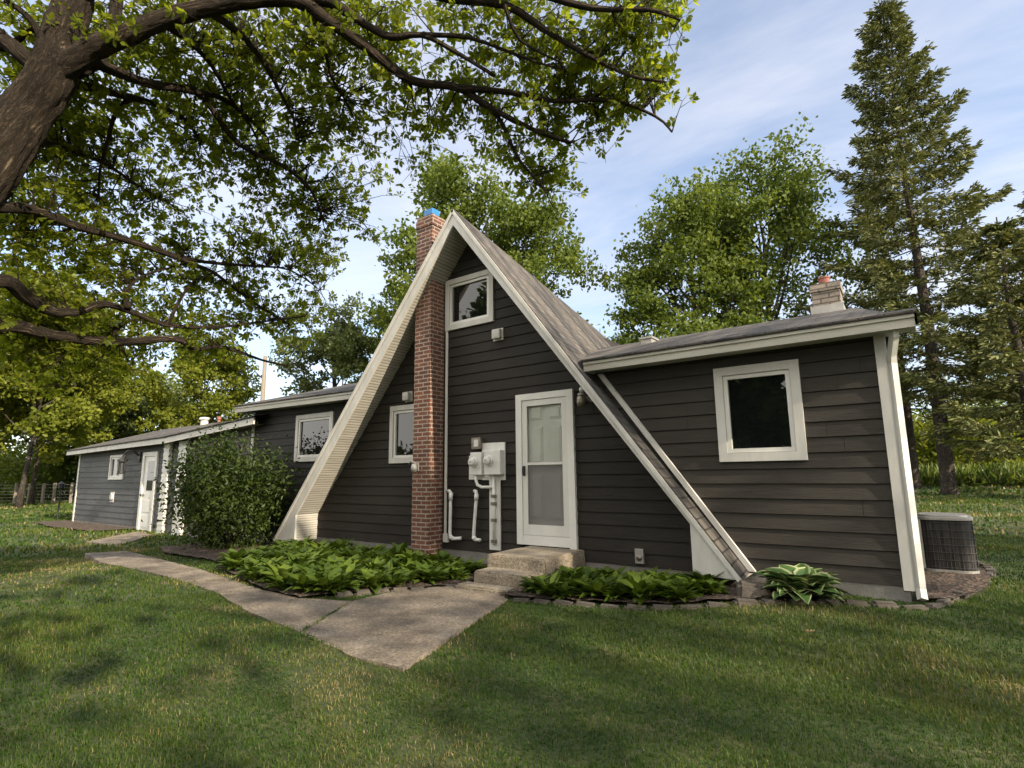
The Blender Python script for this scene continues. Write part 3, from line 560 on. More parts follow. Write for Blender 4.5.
c = onY(581.5, 399.5, D-.12); t = thing('wall_lamp', 'jar shaped glass wall lamp to the right of the front door under the roof edge', 'wall lamp', (c.x, D, c.z))
m = MB(); m.lathe([(.03, -.09), (.055, -.085), (.065, -.04), (.062, .03), (.045, .05)], c, 16); m.build('lamp_jar', M_BRASS, t, True)
m = MB(); m.lathe([(.05, .05), (.05, .075), (.03, .09)], c, 16); m.tube([(c.x, D-.12, c.z+.07), (c.x+.05, D-.10, c.z+.03), (c.x+.10, D-.02, c.z+.02)], .014, 8); m.lathe([(.055, 0), (.05, .02)], (c.x+.10, D-.018, c.z+.02), 14, 'Y'); m.build('bracket', M_GREYBOX, t, True)
c2 = onY(582, 389.8, D-.05); m = MB(); m.lathe([(.03, -.03), (.042, 0), (.03, .035)], c2, 12); m.build('sensor', M_PVC, t, True)
c = onY(641, 555.5); t = thing('outlet_box', 'small grey outlet box with round cover low on the gable wall right of the steps', 'outlet', (c.x, D, c.z))
m = MB(); m.box((c.x-.055, D-.06, c.z-.09), (c.x+.055, D-.021, c.z+.085)); m.build('box', M_GREYBOX, t, bevel=.006); m = MB(); m.lathe([(.035, 0), (.035, .015), (.015, .03)], (c.x, D-.06, c.z-.02), 14, 'Y'); m.build('cover', M_BRASS, t)
c = onY(416.8, 467, YC); t = thing('hose_bracket', 'tarnished metal hose bracket fixed on the front of the brick chimney', 'bracket', (c.x, YC, c.z))
m = MB(); m.box((c.x-.05, YC-.02, c.z-.06), (c.x+.05, YC-.001, c.z+.07)); m.build('plate', M_GREYBOX, t); m = MB(); m.tube([(c.x-.12, YC-.05, c.z+.05), (c.x-.06, YC-.07, c.z+.09), (c.x, YC-.05, c.z+.07), (c.x, YC-.02, c.z+.04)], .012, 8); m.lathe([(.04, -.08), (.05, -.02), (.035, .05)], (c.x+.01, YC-.07, c.z), 12); m.build('spout', M_GREYBOX, t, True)
c = onY(136.5, 459, D); t = thing('wall_lantern', 'black curved arm lantern on the grey wall left of the side door', 'wall lamp', (c.x, D, c.z))
m = MB(); m.box((c.x+.22, D-.05, c.z-.10), (c.x+.36, D-.02, c.z+.18)); m.tube([(c.x+.28, D-.05, c.z+.08), (c.x+.2, D-.15, c.z+.22), (c.x+.02, D-.25, c.z+.22), (c.x-.12, D-.30, c.z+.1), (c.x-.14, D-.30, c.z+.02)], .022, 8); m.build('arm', M_BLACK, t, True)
m = MB(); m.lathe([(.02, .06), (.13, -.06), (.13, -.09), (.05, -.10), (.06, -.35), (.10, -.36), (.10, -.42), (.03, -.44)], (c.x-.14, D-.30, c.z+.02), 10); m.build('shade', M_BLACK, t)
wall_vent('dryer_vent', (113, 497), .26, .30, .05, 'round white dryer vent on the grey garage wall', 'vent', rnd=True)
# ------------------------------------------------------------------ steps
t = thing('door_steps', 'two worn stone steps leading up to the white front door', 'steps', (-4, 5.8, 0))
def slab(x0, x1, y0, y1, z0, z1, nm):
    bm = bmesh.new(); bmesh.ops.create_cube(bm, size=1)
    for v in bm.verts: v.co = Vector(((x0+x1)/2+v.co.x*(x1-x0), (y0+y1)/2+v.co.y*(y1-y0), (z0+z1)/2+v.co.z*(z1-z0)))
    bmesh.ops.bevel(bm, geom=bm.edges[:], offset=.018, segments=2, affect='EDGES'); bmesh.ops.subdivide_edges(bm, edges=[e for e in bm.edges if e.calc_length() > .1], cuts=5, use_grid_fill=True)
    for v in bm.verts: v.co += Vector((random.uniform(-1, 1), random.uniform(-1, 1), random.uniform(-.5, .5)))*.004
    me = bpy.data.meshes.new(nm); bm.to_mesh(me); bm.free(); me.materials.append(M_STEP); o = bpy.data.objects.new(nm, me); C.objects.link(o); o.parent = t; o.matrix_parent_inverse = Matrix.Translation(Vector((-4, 5.8, 0))).inverted()
slab(-4.47, -3.60, 5.58, D-.025, .03, .335, 'upper_step'); slab(-4.42, -3.62, 5.26, 5.60, .0, .185, 'lower_step')
slab(-4.5, -3.75, 5.02, 5.25, -.05, .06, 'base_slab')
# ------------------------------------------------------------------ AC unit
hA = float(hgt(.25, 8.7))+.03; t = thing('air_conditioner', 'dark grilled air conditioner unit with pale top beside the right wing corner', 'air conditioner', (.26, 8.7, hA))
ax0, ax1, ay0, ay1 = -.085, .45, 8.18, 8.80
def rr(x0, x1, y0, y1, r, n=6):
    q = []
    for cx, cy, a0 in ((x1-r, y0+r, -90), (x1-r, y1-r, 0), (x0+r, y1-r, 90), (x0+r, y0+r, 180)):
        for k in range(n+1): a = math.radians(a0+90*k/n); q.append((cx+r*math.cos(a), cy+r*math.sin(a)))
    return q
m = MB(); m.prism(rr(ax0+.015, ax1-.015, ay0+.015, ay1-.015, .13), hA+.04, hA+.60); m.build('coil', M_COIL, t)
m = MB(); m.prism(rr(ax0, ax1, ay0, ay1, .14), hA, hA+.045); m.prism(rr(ax0-.01, ax1+.01, ay0-.01, ay1+.01, .15), hA-.03, hA); m.build('base_pan', M_GREYBOX, t)
m = MB(); m.prism(rr(ax0-.008, ax1+.008, ay0-.008, ay1+.008, .145), hA+.595, hA+.632); m.prism(rr(ax0+.04, ax1-.04, ay0+.04, ay1-.04, .12), hA+.632, hA+.65); m.build('top_cover', M_GREYBOX, t, bevel=.006)
m = MB(); loop = rr(ax0+.004, ax1-.004, ay0+.004, ay1-.004, .135)
for k in range(7): z = hA+.07+k*.083; m.tube([(x, y, z) for x, y in loop+[loop[0]]], .0035, 5)
tot = len(loop)
for i in range(len(loop)):
    a, b_ = loop[i], loop[(i+1) % tot]; L = math.dist(a, b_); n = max(1, int(L/.034))
    for k in range(n): s_ = k/n; x, y = a[0]+(b_[0]-a[0])*s_, a[1]+(b_[1]-a[1])*s_; m.tube([(x, y, hA+.045), (x, y, hA+.595)], .0025, 4, False)
m.build('wire_guard', M_WIRE, t)
m = MB(); m.box((ax0+.002, ay0-.002, hA+.045), (ax0+.05, ay0+.06, hA+.595)); m.build('corner_post', M_GREYBOX, t)
# ------------------------------------------------------------------ edging stones
EDG = 'low edging stones in front of the right wing'; protos = []
def stone_mesh(k):
    bm = bmesh.new(); bmesh.ops.create_cube(bm, size=1)
    for v in bm.verts: v.co = Vector((v.co.x*.20, v.co.y*.11, v.co.z*.14))+Vector((random.uniform(-1, 1), random.uniform(-1, 1), random.uniform(-1, 1)))*.012
    bmesh.ops.bevel(bm, geom=bm.edges[:], offset=.022, segments=2, affect='EDGES'); me = bpy.data.meshes.new('edging_stone'); bm.to_mesh(me); bm.free(); me.materials.append(M_STONEB); return me
smesh = [stone_mesh(k) for k in range(5)]
def edge_line(pts, label, group, step=.215):
    pts = [Vector((x, y, 0)) for x, y in pts]; acc = 0
    for a, b_ in zip(pts, pts[1:]):
        L = (b_-a).length; n = max(1, round(L/step))
        for k in range(n):
            p = a.lerp(b_, (k+.5)/n); o = bpy.data.objects.new('edging_stone', random.choice(smesh)); C.objects.link(o)
            o.location = (p.x, p.y, float(hgt(p.x, p.y))-.03); o.rotation_euler = (random.uniform(-.06, .06), random.uniform(-.06, .06), math.atan2(b_.y-a.y, b_.x-a.x)+random.uniform(-.08, .08)); o.scale = (L/n/.205, 1, random.uniform(.85, 1.1)); tag(o, label, 'edging stone', group)
edge_line([(-3.6, 4.92), (-2.9, 5.0), (-2.2, 5.20), (-1.75, 5.47), (-1.1, 5.84), (-.05, 6.30)], 'brown edging stone in the low row in front of the right bed', 'edging stones of the right bed')
edge_line([(-.05, 6.34), (.12, 6.75), (.28, 7.3), (.42, 7.9), (.56, 8.5), (.58, 9.1), (.48, 9.6)], 'brown edging stone in the curved row around the air conditioner', 'edging stones round the air conditioner')
edge_line([(-5.3, 3.95), (-5.02, 4.5), (-4.60, 5.22)], 'brown edging stone between the concrete path and the left plant bed', 'edging stones beside the path')
for x, y, l in ((-1.42, 5.90, 'flat dark stone block at the foot of the right roof edge'), ):
    o = bpy.data.objects.new('stone_block', stone_mesh(9)); C.objects.link(o); o.location = (x, y, .16); o.scale = (1.5, 2, 1.2); o.rotation_euler = (0, .1, .4); tag(o, l, 'stone block')
# ------------------------------------------------------------------ plants
def leaf_strip(base, az, L, W, up, droop, n=6, twist=0):
    """arching ovate leaf: returns verts, quads, edge tint"""
    d = np.array([math.cos(az), math.sin(az), 0]); s = np.array([-math.sin(az), math.cos(az), 0]); V = []; T = []
    for i in range(n+1):
        t = i/n; w = W*math.sin(math.pi*min(1, max(0, (t-.22)/.78))**.75)*.5 if t > .22 else W*.05
        if i == n: w = .001
        r = L*t*math.cos(up*(1-t*.35)); z = L*(t*math.sin(up)-droop*t*t); c = np.array(base)+d*r+np.array([0, 0, z])
        for k, e in ((-1, 1), (-.74, .62), (0, 0.1), (.74, .62), (1, 1)): V.append(c+s*w*k+np.array([0, 0, abs(k)*w*.35+twist*k*w])); T.append(e)
    Fs = [(i*5+k, i*5+k+1, (i+1)*5+k+1, (i+1)*5+k) for i in range(n) for k in range(4)]; return np.array(V), np.array(Fs), np.array(T)
def hosta_mesh(name, mat, nl, L0, W0, var, seed, u0=.5, u1=.85, dr=(.30, .55)):
    rd = random.Random(seed); VV, FF, TT = [], [], []; b0 = 0
    for i in range(nl):
        q = i/nl; az = i*2.4+rd.uniform(-.4, .4); up = u0+u1*q+rd.uniform(-.15, .15); L = L0*rd.uniform(.8, 1.15)
        V, Fs, T = leaf_strip((rd.uniform(-.04, .04), rd.uniform(-.04, .04), 0), az, L, W0*rd.uniform(.8, 1.2), up, rd.uniform(*dr)*(1-q*.4), 6, rd.uniform(-.3, .3))
        VV.append(V); FF.append(Fs+b0); TT.append(T if var else np.full(len(V), rd.random()*.8)+.0); b0 += len(V)
    o = nmesh(name, np.concatenate(VV), np.concatenate(FF), mat, tint=np.concatenate(TT), smooth=True); C.objects.unlink(o); me = o.data; bpy.data.objects.remove(o); return me
HM = [hosta_mesh('hosta_leaves', ML_HOST, 40, .225, .075, False, k) for k in range(5)]
def scatter(poly, step, jit, rd):
    xs = [p[0] for p in poly]; ys = [p[1] for p in poly]; out = []
    y = min(ys)+step*.4; r = 0
    while y < max(ys)-.08:
        x = min(xs)+(step/2 if r % 2 else 0)
        while x < max(xs):
            px, py = x+rd.uniform(-jit, jit), y+rd.uniform(-jit, jit)
            if inpoly(px, py, poly): out.append((px, py))
            x += step
        y += step*.85; r += 1
    return out
rd = random.Random(3)
plL = ccw([(-8.2, 4.2), (-7.2, 3.98), (-6.3, 3.82), (-5.55, 3.80), (-5.18, 4.4), (-4.72, 5.35), (-4.62, 6.2), (-9.2, 6.2), (-9.2, 5.6)])
plR = ccw([(-3.80, 5.08), (-3.3, 5.08), (-2.9, 5.18), (-2.2, 5.36), (-1.75, 5.62), (-1.72, 6.3), (-3.5, 6.3), (-3.55, 5.35)])
for poly, lab, grp, sc in ((plL, 'leafy green plant in the wide bed left of the steps', 'leafy green plants in the left bed', 1.18), (plR, 'leafy green plant in the bed between the steps and the right roof edge', 'leafy green plants in the right bed', 1.12)):
    for x, y in scatter(poly, .265 if poly is plL else .225, .09, rd):
        o = bpy.data.objects.new('hosta_plant', rd.choice(HM)); C.objects.link(o); s = sc*rd.uniform(.75, 1.25); o.location = (x, y, float(hgt(x, y))+.03); o.rotation_euler = (0, 0, rd.uniform(0, 6.28)); o.scale = (s, s, s*rd.uniform(.85, 1.1)); tag(o, lab, 'plant', grp)
vh = bpy.data.objects.new('variegated_hosta', hosta_mesh('variegated_leaves', M_VHOST, 85, .32, .17, True, 77, .50, .72, (.35, .60))); C.objects.link(vh); vh.location = (-1.02, 6.08, .12); vh.scale = (1.3, 1.3, 1.3); tag(vh, 'hosta plant with cream edged leaves under the right wing window', 'plant')
# rounded shrub
def leaf_object(name, P, L, W, mat, parent, upb=.4, tint=None, fold=.12, dirs=None):
    n = len(P); Nv = rdir(n, upb); Dv = dirs if dirs is not None else rdir(n, -.1); V, Fq = leafgeo(P, Dv, Nv, L, W, fold); tv = RNG.random(n) if tint is None else np.clip(tint+RNG.normal(0, .15, n), 0, 1)
    return nmesh(name, V, Fq, mat, parent, np.repeat(tv, 6))
def shrub(name, label, base, rx, ry, rz, n, L, mat, seed, cat='shrub', stems=9, group=None, clump=.22):
    rd = random.Random(seed); t = thing(name, label, cat, base, group); cx, cy, cz = base[0], base[1], base[2]+rz; m = MB(); cl = []
    for k in range(int(90)):
        d = rdir(1)[0]; r = rd.uniform(.55, 1.0)**.6; cl.append((cx+d[0]*rx*r, cy+d[1]*ry*r, cz+d[2]*rz*r*.95))
    for k in range(stems):
        q = cl[k]; b_ = Vector((base[0]+rd.uniform(-.15, .15), base[1]+rd.uniform(-.15, .15), base[2]-.05)); m.tube([b_, b_.lerp(Vector(q), .5)+Vector((0, 0, .15)), q], [.02, .013, .005], 5)
    m.build('stem', MB_TREE, t)
    cl = np.array(cl); idx = RNG.integers(0, len(cl), n); P_ = cl[idx]+RNG.normal(size=(n, 3))*np.array([rx, ry, rz])*clump; P_[:, 2] = np.maximum(P_[:, 2], base[2]+.06)
    ct_ = RNG.random(len(cl)); leaf_object('foliage', P_, RNG.uniform(.7, 1.2, n)*L, RNG.uniform(.7, 1.2, n)*L*.5, mat, t, .5, ct_[idx]*.6+.2); return t
bb = onZ(232, 549, -.03); shrub('rounded_shrub', 'dense rounded green shrub beside the left wing and the garage', (bb.x, bb.y, -.04), 1.02, .9, 1.05, 15000, .085, ML_BUSH, 5)
# ------------------------------------------------------------------ trees
def crown_leaves(tips, n, rad, L, mat, parent, seed, flat=.75, wr=.66, name='crown', cr=.27):
    tips = np.array(tips); m_ = 5; tips = np.repeat(tips, m_, 0)+np.clip(RNG.normal(size=(len(tips)*m_, 3)), -1.3, 1.3)*rad*np.array([1, 1, flat]); k = len(tips)
    idx = RNG.integers(0, k, n); sz = RNG.uniform(.5, 1.3, k); P_ = tips[idx]+np.clip(RNG.normal(size=(n, 3)), -1.7, 1.7)*(cr*sz[idx])[:, None]*np.array([1, 1, .7]); ct_ = RNG.random(k)*.6
    return leaf_object(name, P_, RNG.uniform(.7, 1.25, n)*L, RNG.uniform(.8, 1.2, n)*L*wr, mat, parent, .5, ct_[idx]+.2)
def deciduous(name, label, x, y, H, R, cb, n, L, mat, seed, group=None, lean=(0, 0), clump=.55, limbs=15, sub=5, tr=None, z=None, bark=None, cat='tree'):
    rd = random.Random(seed); z0 = float(hgt(x, y))-.1 if z is None else z; t = thing(name, label, cat, (x, y, z0), group); m = MB(); b0 = Vector((x, y, z0)); tr = tr or H*.018
    tp = []
    for i in range(9): s = i/8; tp.append(b0+Vector((lean[0]*s+rd.uniform(-.12, .12)*s, lean[1]*s+rd.uniform(-.12, .12)*s, H*.9*s)))
    m.tube(tp, [tr*(1.35 if i == 0 else 1)*(1-.88*i/8) for i in range(9)], 8); tips = []
    for k in range(limbs):
        s = cb+(0.86-cb)*((k+.5)/limbs)**.9; f = s*8; i = min(7, int(f)); p = tp[i].lerp(tp[i+1], f-i); az = k*2.4+rd.uniform(-.4, .4); q = (s-cb)/(1-cb)
        Lr = R*(.55+.75*math.sin(math.pi*min(1, .18+q*.80)))*rd.uniform(.72, 1.1)*.85; el = rd.uniform(.25, .6)+q*.65; pts = [p]
        for j in range(1, 5): u = j/4; e = el+.25*u; pts.append(p+Vector((math.cos(az)*math.cos(e), math.sin(az)*math.cos(e), math.sin(e)))*Lr*u+Vector((rd.uniform(-.1, .1), rd.uniform(-.1, .1), 0))*Lr*.3*u)
        m.tube(pts, [tr*.42*(1-q*.5)*(1-.85*j/4) for j in range(5)], 5, False)
        for j in range(sub):
            u = rd.uniform(.3, 1.0); f2 = u*4; i2 = min(3, int(f2)); sp = pts[i2].lerp(pts[i2+1], f2-i2); a2 = az+rd.uniform(-1.5, 1.5); e2 = rd.uniform(-.2, .9); l2 = R*rd.uniform(.18, .42); e_ = sp+Vector((math.cos(a2)*math.cos(e2), math.sin(a2)*math.cos(e2), math.sin(e2)))*l2
            m.tube([sp, sp.lerp(e_, .5)+Vector((0, 0, .06*l2)), e_], [tr*.12, tr*.08, tr*.03], 4, False); tips += [tuple(e_), tuple(sp.lerp(e_, .6))]
        tips.append(tuple(pts[-1]))
    for j in range(8): tips.append(tuple(tp[-1]+Vector((rd.uniform(-1, 1)*R*.25, rd.uniform(-1, 1)*R*.25, rd.uniform(0, .1)*H))))
    m.build('trunk', bark or MB_TREE, t, True); crown_leaves(tips, int(n*2.6), clump*R*.165, L*.80, mat, t, seed, cr=.055*R); return t
def spruce(name, label, x, y, H, R, seed, z=None, dens=1.0, tr=.3, cb=.12, group=None, sparse=0):
    rd = random.Random(seed); z0 = float(hgt(x, y))-.1 if z is None else z; t = thing(name, label, 'tree', (x, y, z0), group); m = MB()
    m.tube([(x, y, z0), (x, y, z0+.35), (x+.05, y, z0+H*.3), (x-.05, y, z0+H*.65), (x, y, z0+H)], [tr*1.5, tr*1.05, tr*.8, tr*.4, .02], 10); PB, PD, PL = [], [], []; zz = cb*H; k = 0
    while zz < H*.985:
        q = zz/H; n = 6 if q < .8 else 5
        for i in range(n):
            az = k*.9+i*2*math.pi/n+rd.uniform(-.3, .3); Lr = R*((1-q)**.86)*rd.uniform(.55, 1.12)+.12
            if q < .2: Lr *= .75+1.2*q
            if rd.random() < sparse: continue
            pts = []; up = .35*q+rd.uniform(-.1, .1)
            for j in range(6): u = j/5; pts.append(Vector((x+math.cos(az)*Lr*u, y+math.sin(az)*Lr*u, z0+zz+Lr*(up*u-.42*(1-q*.6)*u+.30*u*u*u))))
            m.tube(pts, [tr*.16*(1-q*.6)*(1-.8*j/5) for j in range(6)], 4, False)
            ns = int((22+Lr*56)*dens); d0 = np.array([math.cos(az), math.sin(az), 0]); s0 = np.array([-math.sin(az), math.cos(az), 0])
            for _ in range(ns):
                u = rd.uniform(.12, 1.0)**.75; f = u*5; i2 = min(4, int(f)); p = np.array(pts[i2].lerp(pts[i2+1], f-i2)); sd_ = rd.choice((-1, 1))*rd.uniform(.0, .36)*Lr*(1.12-u)*.9
                p = p+s0*sd_+np.array([rd.gauss(0, .06), rd.gauss(0, .06), rd.gauss(-.05, .07)-abs(sd_)*.16]); PB.append(p); PD.append(d0*rd.uniform(.3, 1)+s0*np.sign(sd_)*rd.uniform(.2, .9)+np.array([0, 0, rd.uniform(-.5, .25)])); PL.append(rd.uniform(.17, .36))
        zz += rd.uniform(.58, .84)*(1.0 if q < .7 else .75); k += 1
    m.build('trunk', MB_SPRU, t, True); PB, PD, PL = np.array(PB), np.array(PD), np.array(PL); n = len(PB)
    V1, F1 = leafgeo(PB, PD, rdir(n, .8), PL, PL*.24, .05); V2, F2 = leafgeo(PB, PD+rdir(n)*.6, rdir(n, .0), PL*.85, PL*.22, .05)
    tv = np.repeat(np.clip(RNG.random(n)*.8+.1, 0, 1), 6); nmesh('crown', np.concatenate([V1, V2]), np.concatenate([F1, F2+len(V1)]), ML_SPRU, t, np.concatenate([tv, tv])); return t
def gpos(px, py, h): p = hat(px, py, h); return p.x, p.y
# behind the house
x, y = gpos(484, 380, 27); deciduous('leafy_tree', 'tall leafy tree rising right behind the A-frame ridge', x, y, 16.0, 5.7, .30, 16000, .26, ML_TREE, 11, limbs=22, sub=6)
x, y = gpos(700, 380, 27); deciduous('leafy_tree', 'dense rounded tree behind the right wing, left of the taller one', x, y, 14.6, 4.5, .22, 11000, .25, ML_TREE, 12, limbs=20, sub=6)
x, y = gpos(775, 380, 31); deciduous('leafy_tree', 'tall airy tree with gaps in its crown behind the tan block chimney', x, y, 16.8, 6.0, .22, 9500, .26, ML_TREE, 13, limbs=22, sub=6, clump=.48)
x, y = gpos(632, 380, 42); deciduous('leafy_tree', 'small far tree showing low beside the A-frame roof slope', x, y, 11.5, 3.6, .3, 4200, .28, ML_TREE, 14)
x, y = gpos(335, 400, 36); deciduous('leafy_tree', 'pale yellowish tree above the left wing roof', x, y, 10.6, 4.2, .25, 8000, .26, ML_PALE, 15)
x, y = gpos(402, 400, 34); deciduous('leafy_tree', 'green tree showing just left of the brick chimney top', x, y, 13.6, 2.9, .3, 5500, .26, ML_TREE, 26)
x, y = gpos(200, 420, 42); deciduous('leafy_tree', 'green tree above the middle of the garage roof', x, y, 9.3, 4.4, .2, 7500, .28, ML_YELL, 16)
x, y = gpos(140, 420, 52); deciduous('leafy_tree', 'grey green tree behind the garage roof, left of the utility pole', x, y, 8.0, 4.6, .2, 7000, .32, ML_PALE, 17)
x, y = gpos(22, 480, 39); deciduous('leafy_tree', 'sunlit yellow green tree with pale leaning trunk at the far left of the lawn', x, y, 10.8, 4.8, .26, 13000, .28, ML_YELL, 18, lean=(.9, .4), tr=.14, bark=MB_SPRU)
x, y = gpos(34, 480, 43); deciduous('leafy_tree', 'yellow green tree on a slim trunk behind the leaning one', x, y, 10.0, 4.4, .26, 9000, .28, ML_YELL, 19, tr=.14)
x, y = gpos(88, 480, 50); deciduous('leafy_tree', 'bushy green tree beyond the garage corner and the wire fence', x, y, 7.6, 3.8, .12, 8000, .30, ML_TREE, 20)
x, y = gpos(-70, 480, 42); deciduous('leafy_tree', 'yellow green tree at the left edge of the far trees', x, y, 12.5, 5.5, .18, 9000, .3, ML_YELL, 21)
# conifers
spruce('spruce_tree', 'tallest spruce, its whole pointed crown against the sky', *gpos(948, 480, 28), 22.6, 6.3, 31, dens=1.15, tr=.26, cb=.195)
spruce('spruce_tree', 'thinner spruce with a dark trunk just right of the downspout', *gpos(914, 480, 33), 18.0, 4.0, 32, dens=.65, tr=.25, cb=.22, sparse=.3)
spruce('spruce_tree', 'broad low spruce at the right edge of the picture', *gpos(1040, 480, 26), 10.2, 5.0, 33, dens=1.1, tr=.25, cb=.22)
spruce('spruce_tree', 'dark spruce behind the broad low one at the right edge', *gpos(1090, 480, 33), 13.5, 5.0, 34, dens=1.0, tr=.28, cb=.24)
# far shrubs
rs = random.Random(9)
for px, h, r_, hh, mt, lab in ((958, 41, 2.6, 2.1, ML_YELL, 'yellow green bush beside the big spruce trunk'), (925, 50, 3.2, 2.2, ML_YELL, 'bright bush between the two spruce trunks'), (1006, 50, 3.5, 2.6, ML_TREE, 'dark bush behind the meadow at the right'), (890, 58, 4, 2.6, ML_TREE, 'green bush showing right behind the downspout'),
                           (985, 60, 5, 3.4, ML_TREE, 'tall dark green thicket bush behind the yellow bush'), (8, 52, 4, 2.0, ML_TREE, 'dark bush under the far trees at the left edge'), (40, 54, 4, 2.1, ML_TREE, 'dark bush behind the wire fence posts'), (70, 56, 4, 2.2, ML_TREE, 'dark bush behind the garage corner'), (1060, 48, 4.5, 3.2, ML_TREE, 'dark bush at the right edge beyond the meadow')):
    x, y = gpos(px, 470, h); shrub('far_shrub', lab, (x, y, float(hgt(x, y))-.1), r_, r_*.8, hh, 3400, .34, mt, rs.randint(0, 999), clump=.2)
for k, (x, y) in enumerate([(-26, -19), (-18, -23), (-10.5, -21), (-5, -24), (1, -22), (8, -24), (15, -25), (-33, -14)]): shrub('hedge_shrub', 'tall dark shrub in the row across the lawn facing the house', (x, y, -.1), 4.2, 3.0, 1.9, 2600, .6, ML_TREE, 200+k, clump=.22, group='shrubs facing the house')
# off to the right of the lawn and behind the viewer: the trees that shade this garden
SH = [(12, -3.0, 11.0, 4.6, 61, 560), (17, -6.5, 13, 5.0, 62, 900), (21.5, 3.4, 16.5, 5.6, 63, 720), (13.5, -12, 11.5, 4.8, 64, 1500), (30, 9.5, 17.0, 5.5, 68, 900)]
for x, y, H, R_, s, nn in SH: deciduous('shade_tree', 'leafy tree standing beyond the right side of the front lawn', x, y, H, R_, .2, nn, .42, ML_TREE, s, group='trees beside the front lawn')
for x, y, H, R_, s in [(-9.5, -16, 12, 5.5, 65), (8, -18, 12, 6.0, 66), (-19, -17, 12, 6.0, 67), (19, -20, 12, 6, 69)]: deciduous('shade_tree', 'leafy tree standing across the lawn from the house front', x, y, H, R_, .06, 7000, .8, ML_TREE, s, group='trees facing the house')
# ------------------------------------------------------------------ big foreground tree
t = thing('shade_tree', 'big leafy tree with leaning trunk and long branches overhanging the lawn at the left', 'tree', (-7.6, 1.0, 0))
fm = MB(); BR = []     # BR: dense points (Vector, radius)
def limb(pxs, d0, d1, ra, rb, n=10, sides=9, start=None):
    pts = [at(x, y, d0+(d1-d0)*i/(len(pxs)-1)) for i, (x, y) in enumerate(pxs)]
    if start is not None: pts[0] = start
    # catmull-rom resample
    out = []
    for i in range(len(pts)-1):
        p0, p1, p2, p3 = pts[max(i-1, 0)], pts[i], pts[i+1], pts[min(i+2, len(pts)-1)]
        for k in range(3):
            s = k/3; out.append(.5*((2*p1)+(p2-p0)*s+(2*p0-5*p1+4*p2-p3)*s*s+(3*p1-p0-3*p2+p3)*s**3))
    out.append(pts[-1]); n = len(out); rad = [ra+(rb-ra)*(i/(n-1))**.8 for i in range(n)]
    rad = [r*random.uniform(.93, 1.07) for r in rad]; (fm.tube(*resample(out, rad, .035), 30, bark=.11) if ra > .06 else fm.tube(out, rad, sides)); BR.extend((p, r) for p, r in zip(out[1:], rad[1:])); return out
fork = at(50, 78, 6.1)
low = at(-60, 246, 6.0); base = Vector((low.x-.45, low.y-.05, -.1))
def resample(pts, rad, step):
    P_, R_ = [], []
    for i in range(len(pts)-1):
        p0, p1, p2, p3 = pts[max(i-1, 0)], pts[i], pts[i+1], pts[min(i+2, len(pts)-1)]; n = max(1, int((p2-p1).length/step))
        for k in range(n): s_ = k/n; P_.append(.5*((2*p1)+(p2-p0)*s_+(2*p0-5*p1+4*p2-p3)*s_*s_+(3*p1-p0-3*p2+p3)*s_**3)); R_.append(rad[i]+(rad[i+1]-rad[i])*s_)
    return P_+[pts[-1]], R_+[rad[-1]]
tp_, tr_ = resample([base, base+Vector((.05, 0, .3)), base.lerp(low, .55)+Vector((-.06, 0, 0)), low, at(-2, 158, 6.05), at(24, 118, 6.08), fork, at(62, 38, 6.25), at(74, 0, 6.4), at(82, -60, 6.6), at(86, -150, 6.9)], [.34, .25, .20, .182, .170, .160, .148, .130, .12, .10, .07], .035)
fm.tube(tp_, tr_, 48, bark=.13)
BR.extend([(at(74, 0, 6.4), .12), (at(82, -60, 6.6), .1), (at(86, -150, 6.9), .07)])
limb([(60, 80), (84, 66), (106, 55), (113, 30), (117, -5), (122, -70)], 6.15, 7.2, .07, .045)
limb([(58, 66), (90, 50), (120, 38), (165, 19), (215, 6), (262, -1), (303, 3), (330, 22), (370, 50), (411, 80), (458, 88), (489, 107), (532, 129), (571, 143)], 6.1, 4.9, .092, .014, start=fork)
limb([(458, 88), (508, 92), (555, 101), (610, 100), (655, 116), (672, 132)], 5.15, 4.75, .03, .007)
limb([(489, 106), (503, 125), (518, 158), (540, 184), (548, 196)], 5.1, 5.0, .022, .006)
limb([(300, 1), (330, 2), (365, 24), (391, 37), (422, 35), (454, 51), (495, 76)], 5.6, 5.0, .05, .012)
limb([(422, 35), (470, 38), (530, 60), (565, 70)], 5.2, 4.9, .022, .006)
limb([(388, -20), (450, -2), (505, 5), (545, 30), (582, 52), (628, 75), (665, 82)], 5.3, 4.6, .045, .008)
limb([(440, -30), (520, -12), (590, 8), (650, 10), (680, 20)], 5.2, 4.5, .04, .008)
limb([(505, 5), (520, 40), (560, 62)], 5.0, 4.9, .018, .006)
limb([(62, 62), (88, 63), (112, 70), (150, 84), (196, 92), (214, 112), (240, 145), (285, 167), (312, 192), (322, 218)], 6.1, 6.4, .055, .011, start=fork)
limb([(196, 92), (222, 98), (250, 120), (268, 138)], 6.2, 6.6, .03, .008)
limb([(214, 15), (240, 34), (262, 60), (280, 92), (294, 120), (296, 140)], 5.75, 6.0, .035, .008)
limb([(90, 88), (130, 97), (165, 108), (185, 120), (200, 140)], 6.2, 7.0, .04, .01, start=fork)
limb([(170, 28), (190, 42), (212, 66), (230, 98), (250, 125), (262, 150)], 5.9, 6.6, .03, .008)
limb([(315, 15), (325, 50), (332, 78), (345, 100)], 5.5, 5.7, .025, .006)
limb([(130, 98), (115, 115), (108, 140), (100, 170), (99, 195)], 6.4, 6.8, .025, .008)
limb([(38, 142), (70, 150), (104, 163), (130, 180), (158, 198)], 6.4, 7.2, .03, .008)
limb([(-30, 200), (0, 207), (33, 210), (76, 226), (127, 240), (165, 253), (198, 266), (216, 274), (250, 300), (290, 325)], 5.9, 7.3, .055, .009, start=low.lerp(fork, .25))
